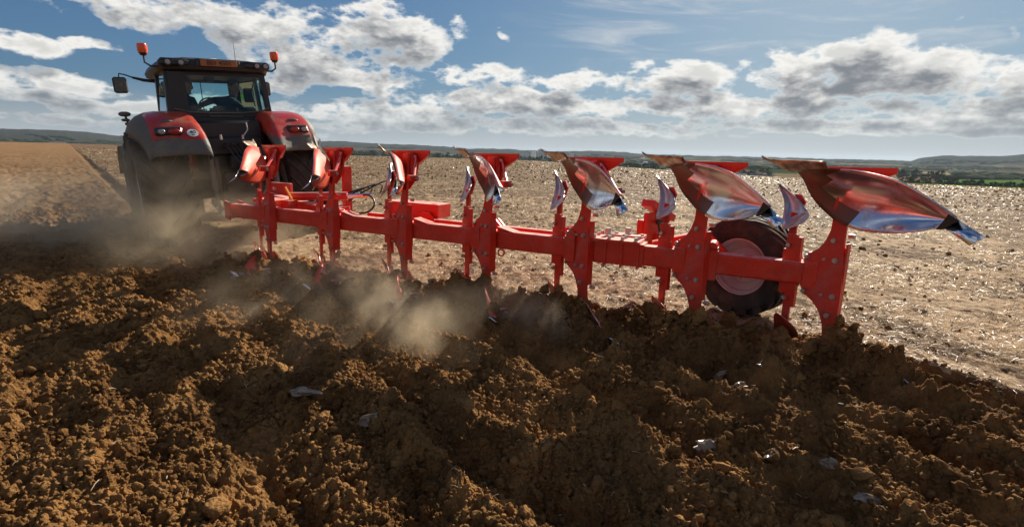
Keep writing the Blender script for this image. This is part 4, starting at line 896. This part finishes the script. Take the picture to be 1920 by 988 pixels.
# ---------------------------------------------------------------- people in the cab
mcl, t, b = mat('dark_clothes'); b.inputs['Base Color'].default_value = (.022,.028,.045,1); b.inputs['Roughness'].default_value = .9
msk, t, b = mat('skin'); b.inputs['Base Color'].default_value = (.40,.22,.15,1); b.inputs['Roughness'].default_value = .6
mha, t, b = mat('hair'); b.inputs['Base Color'].default_value = (.02,.015,.012,1); b.inputs['Roughness'].default_value = .7
def TW(p): return TO + MT.to_3x3() @ Vector(p)
def person(joints, radii, edges, head, look, label):
    o = empty('person', TW(joints['pelvis']), HT); inv = Matrix.Rotation(-HT, 3, 'Z'); base = TW(joints['pelvis'])
    names = list(joints); me = bpy.data.meshes.new('body'); me.from_pydata([inv @ (TW(joints[n])-base) for n in names], [(names.index(a_), names.index(c_)) for a_, c_ in edges], [])
    b_ = bpy.data.objects.new('body', me); COL.objects.link(b_); b_.parent = o; me.materials.append(mcl)
    b_.modifiers.new('skin', 'SKIN')
    for n, v in zip(names, me.skin_vertices[0].data): v.radius = (radii[n], radii[n]*.85); v.use_root = n == 'pelvis'
    s_ = b_.modifiers.new('sub', 'SUBSURF'); s_.levels = s_.render_levels = 2
    h = inv @ (TW(head)-base); lk = Vector(look).normalized(); sd_ = lk.cross(Vector((0,0,1))).normalized()
    def hp(f, r_, u): return h + lk*f + sd_*r_ + Vector((0,0,u))
    mb = MB(); vs = []; n_ = 16
    for j in range(1, 12):
        t_ = math.pi*j/12
        for i in range(n_):
            p_ = 2*math.pi*i/n_; z = .118*math.cos(t_); r_ = .078*math.sin(t_)**.8; jaw = 1 - .25*max(0, -z/.118)
            f = r_*math.cos(p_)*1.15*jaw; s2 = r_*math.sin(p_)*jaw
            if math.cos(p_) > .9 and -.045 < z < .02: f += .022                       # nose
            if .6 < math.cos(p_) < .9 and 0 < z < .035: f -= .008                      # eye sockets
            vs.append(hp(f, s2, z))
    fs = [(j*n_+i, (j+1)*n_+i, (j+1)*n_+(i+1)%n_, j*n_+(i+1)%n_) for j in range(10) for i in range(n_)] + [tuple(range(n_)), tuple(range(11*n_-1, 10*n_-1, -1))]
    mb.add(vs, fs); mb.cyl(hp(-.01,0,-.16), hp(-.005,0,-.08), .055,.05,12)
    for q_ in (-1,1): mb.ball(hp(-.005, q_*.08, -.005), .028, 8, (.5,.5,1))
    mb.build('head', msk, o, smooth=True)
    mb = MB(); vs = []
    for j in range(0, 7):
        t_ = math.pi*(j+.001)/12
        for i in range(n_): p_ = 2*math.pi*i/n_; cut = .012*(j >= 5 and math.cos(p_) > .3); vs.append(hp(.087*math.sin(t_)*math.cos(p_)*1.12-.012-cut*2, .086*math.sin(t_)*math.sin(p_), .128*math.cos(t_)+.004))
    mb.add(vs, [(j*n_+i, (j+1)*n_+i, (j+1)*n_+(i+1)%n_, j*n_+(i+1)%n_) for j in range(6) for i in range(n_)]); mb.build('hair', mha, o, smooth=True)
    for key in [n for n in names if n.startswith('wrist')]:
        side = key[-1]; w0 = inv @ (TW(joints[key])-base); e0 = inv @ (TW(joints['elbow'+side])-base); d = (w0-e0).normalized(); up_ = Vector((0,0,1)); sdv = d.cross(up_).normalized()
        mb = MB(); mb.tube([w0-d*.01, w0+d*.03, w0+d*.085], [.024,.036,.034], 8)
        for k in range(4):
            s0 = w0 + d*.08 + sdv*(-.027+.018*k); ln = (.062,.072,.068,.052)[k]
            mb.tube([s0, s0+d*ln*.5-up_*.006, s0+d*ln*.85-up_*.025], [.0095,.0085,.007], 6)
        mb.tube([w0+d*.03-sdv*.03, w0+d*.06-sdv*.055, w0+d*.09-sdv*.058-up_*.01], [.012,.010,.008], 6)
        mb.build('hand', msk, o, smooth=True)
    tag(o, label, 'person'); return o
ED = [('pelvis','belly'),('belly','chest'),('chest','neck'),('chest','shoulderL'),('shoulderL','elbowL'),('elbowL','wristL'),('chest','shoulderR'),('shoulderR','elbowR'),('elbowR','wristR'),('pelvis','hipL'),('hipL','kneeL'),('kneeL','footL'),('pelvis','hipR'),('hipR','kneeR'),('kneeR','footR')]
RD = dict(pelvis=.15, belly=.14, chest=.15, neck=.055, shoulderL=.075, shoulderR=.075, elbowL=.048, elbowR=.048, wristL=.032, wristR=.032, hipL=.09, hipR=.09, kneeL=.062, kneeR=.062, footL=.045, footR=.045)
person(dict(pelvis=(.10,.44,1.90), belly=(.14,.44,1.98), chest=(.22,.50,2.20), neck=(.34,.55,2.35), shoulderL=(.02,.56,2.28), elbowL=(-.18,.75,2.18), wristL=(-.14,.98,2.16), shoulderR=(.36,.42,2.22), elbowR=(.48,.40,2.08), wristR=(.60,.50,2.12),
 hipL=(.02,.52,1.82), kneeL=(0,.92,1.86), footL=(0,1.1,1.64), hipR=(.20,.52,1.82), kneeR=(.24,.92,1.86), footR=(.25,1.1,1.64)), RD, ED, (.38,.56,2.50), (.75,-.45,-.35), 'driver in dark clothes leaning to the right of the seat, looking down towards the plough')
person(dict(pelvis=(-.46,.76,1.88), belly=(-.46,.77,2.0), chest=(-.44,.77,2.22), neck=(-.36,.78,2.40), shoulderL=(-.60,.80,2.30), elbowL=(-.62,.95,2.08), wristL=(-.45,1.12,2.02), shoulderR=(-.27,.72,2.28), elbowR=(-.20,.85,2.06), wristR=(-.25,1.08,2.0),
 hipL=(-.54,.85,1.84), kneeL=(-.56,1.18,1.86), footL=(-.56,1.30,1.64), hipR=(-.38,.85,1.84), kneeR=(-.36,1.18,1.86), footR=(-.36,1.30,1.64)), RD, ED, (-.31,.78,2.54), (.55,.45,-.25), 'passenger in dark clothes sitting at the left of the cab, head turned to the driver')
#TOWN
# ---------------------------------------------------------------- distant town, trees and sheds
def zground(x, y): return float(height(np.array([float(x)]), np.array([float(y)]))[0][0])
def far_at(px, D):
    d = pixdir(px, 300); a_ = math.atan2(d.x, d.y); x, y = D*math.sin(a_), D*math.cos(a_); return Vector((x, y, zground(x, y)))
m, t, b = mat('foliage'); P = t.node('ShaderNodeNewGeometry').outputs['Position']
t.put(b.inputs['Base Color'], t.mix(t.noise(P, .35, 4, .6), (.022,.036,.012), (.075,.085,.028))); b.inputs['Roughness'].default_value = .9; b.inputs['Specular IOR Level'].default_value = .02; M['leaf'] = m
M['bark'] = paint('bark', (.10,.075,.05), .9, .1)
M['w1'] = paint('white_render', (.80,.79,.76), .8, .05, scale=.2); M['w2'] = paint('cream_render', (.55,.48,.38), .8, .05, scale=.2); M['w3'] = paint('grey_render', (.42,.41,.40), .8, .05, scale=.2)
M['r1'] = paint('red_tiles', (.24,.075,.04), .8, .1, scale=.3); M['r2'] = paint('grey_roof', (.20,.19,.19), .7, .1, scale=.3); M['r3'] = paint('metal_roof', (.78,.78,.78), .45, .03, scale=.3)
M['pane'] = paint('far_window', (.05,.06,.07), .2, .02)
def tree_proto(k):
    rr = random.Random(50+k); o = empty('tree'); H_ = rr.uniform(9, 13); wd = H_*rr.uniform(.30,.46)
    mb = MB(); mb.cyl((0,0,-.5),(0,0,H_*.55),H_*.03,H_*.012,7)
    for q_ in range(5): a_ = rr.uniform(0,6.28); mb.cyl((0,0,H_*(.25+.06*q_)),(wd*.6*math.cos(a_),wd*.6*math.sin(a_),H_*(.45+.08*q_)),H_*.012,H_*.004,5)
    mb.build('trunk', M['bark'], o)
    mb = MB(); v0, f0 = ico(1)
    for q_ in range(26):
        a_ = rr.uniform(0, 6.28); h = rr.uniform(.16,.97); lim = wd*math.sqrt(max(.03, math.sin(math.pi*min(1,(h-.08)/.95))))*rr.uniform(.2,.95)
        c_ = (lim*math.cos(a_), lim*math.sin(a_), h*H_); r_ = H_*rr.uniform(.06,.12)
        mb.add([(c_[0]+v[0]*r_*rr.uniform(.6,1.4), c_[1]+v[1]*r_*rr.uniform(.6,1.4), c_[2]+v[2]*r_*rr.uniform(.6,1.3)) for v in v0], [tuple(int(i) for i in f) for f in f0])
    for q_ in range(260):
        a_ = rr.uniform(0, 6.28); h = rr.uniform(.12,1.03); lim = wd*1.08*math.sqrt(max(.02, math.sin(math.pi*min(1,(h-.06)/.98))))*rr.uniform(.6,1.1)
        c_ = Vector((lim*math.cos(a_), lim*math.sin(a_), h*H_)); s1 = Vector((rr.gauss(0,1),rr.gauss(0,1),rr.gauss(0,1))).normalized()*H_*.03; s2 = s1.orthogonal().normalized()*H_*.025
        mb.add([c_-s1, c_+s2, c_+s1, c_-s2], [(0,1,2,3)])
    mb.build('crown', M['leaf'], o, fix=False); return o, H_
PRO = [tree_proto(k) for k in range(5)]; first = [True]*5
def put_tree(px, D, sc, label, group):
    k = random.randrange(5); p = far_at(px, D)
    if first[k]: o = PRO[k][0]; first[k] = False
    else: o = copy_tree(PRO[k][0])
    o.location = p; o.scale = (sc*random.uniform(.9,1.4), sc*random.uniform(.9,1.4), sc); o.rotation_euler.z = random.uniform(0, 6.28)
    tag(o, label, 'tree', group); return o
for px0, px1, D0, D1, n, s0, s1, lab, grp in [
  (1695,1935,800,900,48,.6,1.15,'dark green tree in the hedgerow by the white sheds at the far right field edge','hedgerow trees at the right'),
  (1690,1775,1150,1300,12,1.0,1.6,'tall dark tree of the clump above the white sheds, left of the green field','tall dark clump at the right'),
  (1225,1450,900,1250,34,.7,1.3,'tree among the village roofs between the two nearest large mouldboards','trees in the village'),
  (1035,1235,1000,1300,38,1.1,1.8,'dark tree in the belt right of the apartment blocks beyond the field','dark belt right of the apartment blocks'),
  (900,1035,1500,1800,26,1.2,2.0,'dark tree in front of the white apartment blocks on the skyline','trees before the apartment blocks'),
  (640,900,1550,2000,42,1.3,2.1,'small tree in the line between field and low hill behind the middle of the plough','tree line behind the middle of the plough'),
  (0,215,1500,2600,18,.6,1.1,'tiny tree at the foot of the long hill left of the tractor','trees below the left hill')]:
    for i in range(n):
        put_tree(px0+(px1-px0)*(i+random.random())/n, random.uniform(D0, D1), random.uniform(s0, s1), lab, grp)
# far woods as one mass
v0, f0 = ico(1); Vs = []; Fs = []; bs = 0
spots = []
for _ in range(4200):
    px = random.uniform(-60, 2000); D = random.uniform(1400, 4300)
    if vnoise(np.array([px/55.]), np.array([D/260.]), 9)[0] < .10: continue
    p = far_at(px, D)
    for q_ in range(2):
        r_ = random.uniform(5, 9); Vs.append(v0*np.array([r_*4.2, r_*2.2, r_*random.uniform(.5,1.0)])*rng.uniform(.75,1.2,(len(v0),1)) + np.array([p.x+random.gauss(0,14), p.y+random.gauss(0,14), p.z+r_*.4])); Fs.append(f0+bs); bs += len(v0)
tag(mesh_np('far_woods', np.concatenate(Vs), np.concatenate(Fs), [M['leaf']], 3, False), 'dark green woods and hedges spread over the distant valley', 'woods', kind='stuff')
def house(px, D, w_, d_, h_, rh, wm, rm, label, cat='house', group=None, name='house', flat=False, rz=None, storeys=1):
    p = far_at(px, D); o = empty(name, p, random.uniform(-.5,.5) if rz is None else rz)
    mb = MB(); mb.box((0,0,h_/2-1),(w_,d_,h_+2)); mb.build('wall', wm, o)
    mb = MB()
    if flat: mb.box((0,0,h_+.25),(w_+.6,d_+.6,.5)); mb.box((w_*.2,0,h_+1.6),(w_*.2,d_*.4,2.4))
    else: mb.prism([(-w_/2-.4,-d_/2-.4,h_+.02),(-w_/2-.4,d_/2+.4,h_+.02),(-w_/2-.4,0,h_+rh)], (w_+.8,0,0))
    mb.build('roof', rm, o)
    for s_ in range(storeys):
        mb = MB(); n = max(2, int(w_/4)) ; hh = h_/storeys
        for k in range(n): mb.box((-w_/2+(k+.5)*w_/n, -d_/2-.02, hh*(s_+.55)), (w_/n*.45,.1,hh*.42))
        build_split(mb, 'window', M['pane'], o, fix=False)
    tag(o, label, cat, group); return o
wms = [M['w1'],M['w2'],M['w3']]; rms = [M['r1'],M['r1'],M['r2']]
for px0, px1, D0, D1, n, lab, grp in [(1245,1450,820,1150,20,'gabled village house right of the second nearest mouldboard','village houses behind the plough'),
     (655,960,2000,2600,20,'small pale town house below the low hill behind the plough','town houses behind the middle of the plough'),
     (1040,1240,1500,2200,12,'pale house in the trees to the right of the apartment blocks','houses right of the apartment blocks'),
     (1700,1900,2600,3300,12,'small white building far off at the foot of the right hill','far buildings below the right hill')]:
    ORD = 'first second third fourth fifth sixth seventh eighth ninth tenth eleventh twelfth thirteenth fourteenth fifteenth sixteenth seventeenth eighteenth nineteenth twentieth'.split()
    for i in range(n): house(px0+(px1-px0)*(i+random.random())/n, random.uniform(D0, D1), random.uniform(9,16), random.uniform(8,11), random.uniform(4,7), random.uniform(2.5,4), random.choice(wms), random.choice(rms), ORD[i] + ' from left: ' + lab, group=grp)
for px, D, w_, lab in [(1698,790,11,'small white shed at the far right, leftmost of the sheds by the hedgerow'),(1748,800,10,'narrow white shed at the far right, second of the sheds by the hedgerow'),(1764,795,11,'bright white shed at the far right, third of the sheds by the hedgerow'),(1806,780,7,'little tilted white hut, fourth of the sheds at the far right hedgerow'),(1826,840,14,'pale long shed at the far right, rightmost by the hedgerow'),(1362,800,9,'white box-like hut at the field edge before the village'),(1436,805,10,'white gabled hut at the field edge left of the nearest mouldboard'),(842,1150,9,'white van-like hut on the field edge, left one of the pair'),(858,1150,12,'white low hut on the field edge, right one of the pair')]:
    house(px, D, w_, 6, 2.6, 1.2, M['w1'], M['r3'], lab, 'shed', name='shed', rz=0)
for px, D, w_, h_, lab in [(985,2350,24,40,'leftmost white apartment block on the skyline beyond the field'),(1000,2400,20,44,'second white apartment block from the left on the skyline'),(1014,2350,24,50,'tallest white apartment block in the middle of the skyline group'),(1030,2420,22,40,'rightmost white apartment block of the skyline group'),(1071,2600,18,36,'lone pale tower block right of the skyline group')]:
    house(px, D, w_, 14, h_, 0, M['w1'], M['r2'], lab, 'building', name='apartment_building', flat=True, rz=.2, storeys=10)
# ---------------------------------------------------------------- shiny slabs on the soil
m, t, b = mat('smeared_soil'); P = t.node('ShaderNodeTexCoord').outputs['Object']
t.put(b.inputs['Base Color'], t.mix(t.noise(P, 14, 5, .6), (.15,.095,.06), (.30,.22,.15))); t.put(b.inputs['Roughness'], t.math('ADD', t.math('MULTIPLY', t.noise(P, 20, 4, .6), .35), .12))
bn = t.node('ShaderNodeBump'); bn.inputs['Strength'].default_value = .5; bn.inputs['Distance'].default_value = .01; t.put(bn.inputs['Height'], t.noise(P, 26, 4, .6)); t.put(b.inputs['Normal'], bn.outputs[0]); M['smear'] = m
for px, py, L_, W_, tz, lab in [(1350,688,.20,.06,.5,'long glossy pale smear of soil behind the second nearest plough leg'),(1382,722,.12,.06,.1,'small oval glossy slab right below the long smear'),(1568,922,.16,.07,.3,'large glossy white soil slab near the bottom right of the photo'),
   (1447,832,.10,.07,.8,'rounded pale slab left of the leg shadow on the soil'),(1685,742,.13,.05,.9,'jagged glossy slab beside the right furrow'),(1322,810,.12,.08,.3,'dull pale slab low on the soil below the depth wheel'),(570,728,.15,.10,-.1,'broad smooth clod slab in the shadow left of centre'),(1125,652,.09,.05,1.1,'small bright slab on the soil ridge behind the middle leg'),
   (688,772,.10,.12,1.4,'smooth clod lying in the middle of the soil'),(1555,858,.12,.07,.2,'flaky pale slab in the shadow of the nearest leg'),(1633,908,.13,.06,.0,'flat small slab right of the large glossy slab'),(445,525,.14,.07,.2,'pale slab in the dust beside the front plough leg')]:
    p = ground_at(px, py, .03); z = float(zat(np.array([p.x]), np.array([p.y]))[0])
    v, f = cl2[random.randrange(len(cl2))]; mb = MB(); n_ = n3(v, 1.5, 31+int(px))
    mb.add([(q_[0]*L_*.48*(1+.8*k_), q_[1]*W_*.5*(1+.8*k_), q_[2]*.04) for q_, k_ in zip(v, n_)], [tuple(int(i) for i in g_) for g_ in f])
    o = mb.build('soil_slab', M['smear'], loc=(p.x, p.y, z+.022)); o.rotation_euler = (R_(-14+random.uniform(-14,10)), R_(random.uniform(-14,14)), tz)
    tag(o, lab, 'clod', 'smooth glossy slabs of soil')
# ---------------------------------------------------------------- dust and haze
def dust_mat(name, dens, seed, sc=1.3, col=(1.0,.84,.62)):
    m = bpy.data.materials.new(name); m.use_nodes = True; t = NT(m.node_tree); t.n.clear()
    out = t.node('ShaderNodeOutputMaterial'); v = t.node('ShaderNodeVolumePrincipled'); v.inputs['Color'].default_value = (*col, 1); v.inputs['Anisotropy'].default_value = .5
    tcn = t.node('ShaderNodeTexCoord'); ln = t.node('ShaderNodeVectorMath', operation='LENGTH'); t.put(ln.inputs[0], tcn.outputs['Object'])
    P = t.node('ShaderNodeNewGeometry').outputs['Position']; ad = t.node('ShaderNodeVectorMath', operation='ADD'); t.put(ad.inputs[0], P); ad.inputs[1].default_value = (seed, seed*.7, 0)
    fall = t.mapr(ln.outputs['Value'], 1.0, .15); n_ = t.mapr(t.noise(ad.outputs[0], sc, 4, .6, .5), .36, .72)
    t.put(v.inputs['Density'], t.math('MULTIPLY', t.math('MULTIPLY', fall, n_), dens)); t.l.new(v.outputs[0], out.inputs['Volume']); return m
DM = [dust_mat('dust_%s' % 'abc'[i], d, i*7.3, s_) for i, (d, s_) in enumerate(((.95,1.3),(1.5,2.2),(3.3,3.6)))]
for px, py, D, sx_, sy_, sz_, k, lab in [
  (250,385,8.0,2.5,2.2,1.05,0,'brown dust whirling round the rear wheel of the tractor'),
  (60,400,8.6,3.2,2.4,.8,0,'low dust drifting over the ploughed land left of the tractor'),
  (420,455,7.0,1.7,1.3,.75,1,'dust rising below the tractor and the front end of the plough'),
  (600,560,5.4,1.6,1.3,.55,1,'dust hanging over the soil behind the front plough legs'),
  (745,600,4.5,.42,1.3,.46,2,'bright dust plume lit by the sun in the middle of the soil'),
  (880,590,4.75,2.1,.7,.36,1,'thin dust veil along the middle plough legs'),
  (690,520,5.5,.9,.7,.35,1,'dust behind the third plough leg'),
  (1000,600,4.4,.30,.6,.28,2,'small dust wisp behind the middle plough legs'),
  (1700,655,4.6,1.3,.8,.22,1,'thin dust sweeping over the straw right of the nearest leg'),
  (1860,745,3.6,.7,.45,.18,1,'dust in the furrow at the right border'),
  (1460,690,3.9,.35,.3,.22,1,'faint dust puff behind the depth wheel')]:
    d = pixdir(px, py); c_ = EYE + d*(D/d.y); mb = MB(); mb.ball((0,0,0), 1.0, 20); o = mb.build('dust_cloud', DM[k], loc=c_); o.scale = (sx_, sy_, sz_); o.rotation_euler = (0,0,HD)
    tag(o, lab, 'dust', kind='stuff')
m = bpy.data.materials.new('haze_air'); m.use_nodes = True; t = NT(m.node_tree); t.n.clear(); out = t.node('ShaderNodeOutputMaterial'); v = t.node('ShaderNodeVolumePrincipled')
v.inputs['Color'].default_value = (.62,.78,1.0,1); v.inputs['Density'].default_value = .00003; v.inputs['Anisotropy'].default_value = .3; t.l.new(v.outputs[0], out.inputs['Volume'])
ztop = float(GZ.max())+12; zbot = float(GZ.min())-1.5
mb = MB(); mb.box((0,0,(ztop+zbot)/2),(25000,25000,ztop-zbot)); tag(mb.build('haze', m), 'thin blue haze over the distant land', 'haze', kind='stuff')
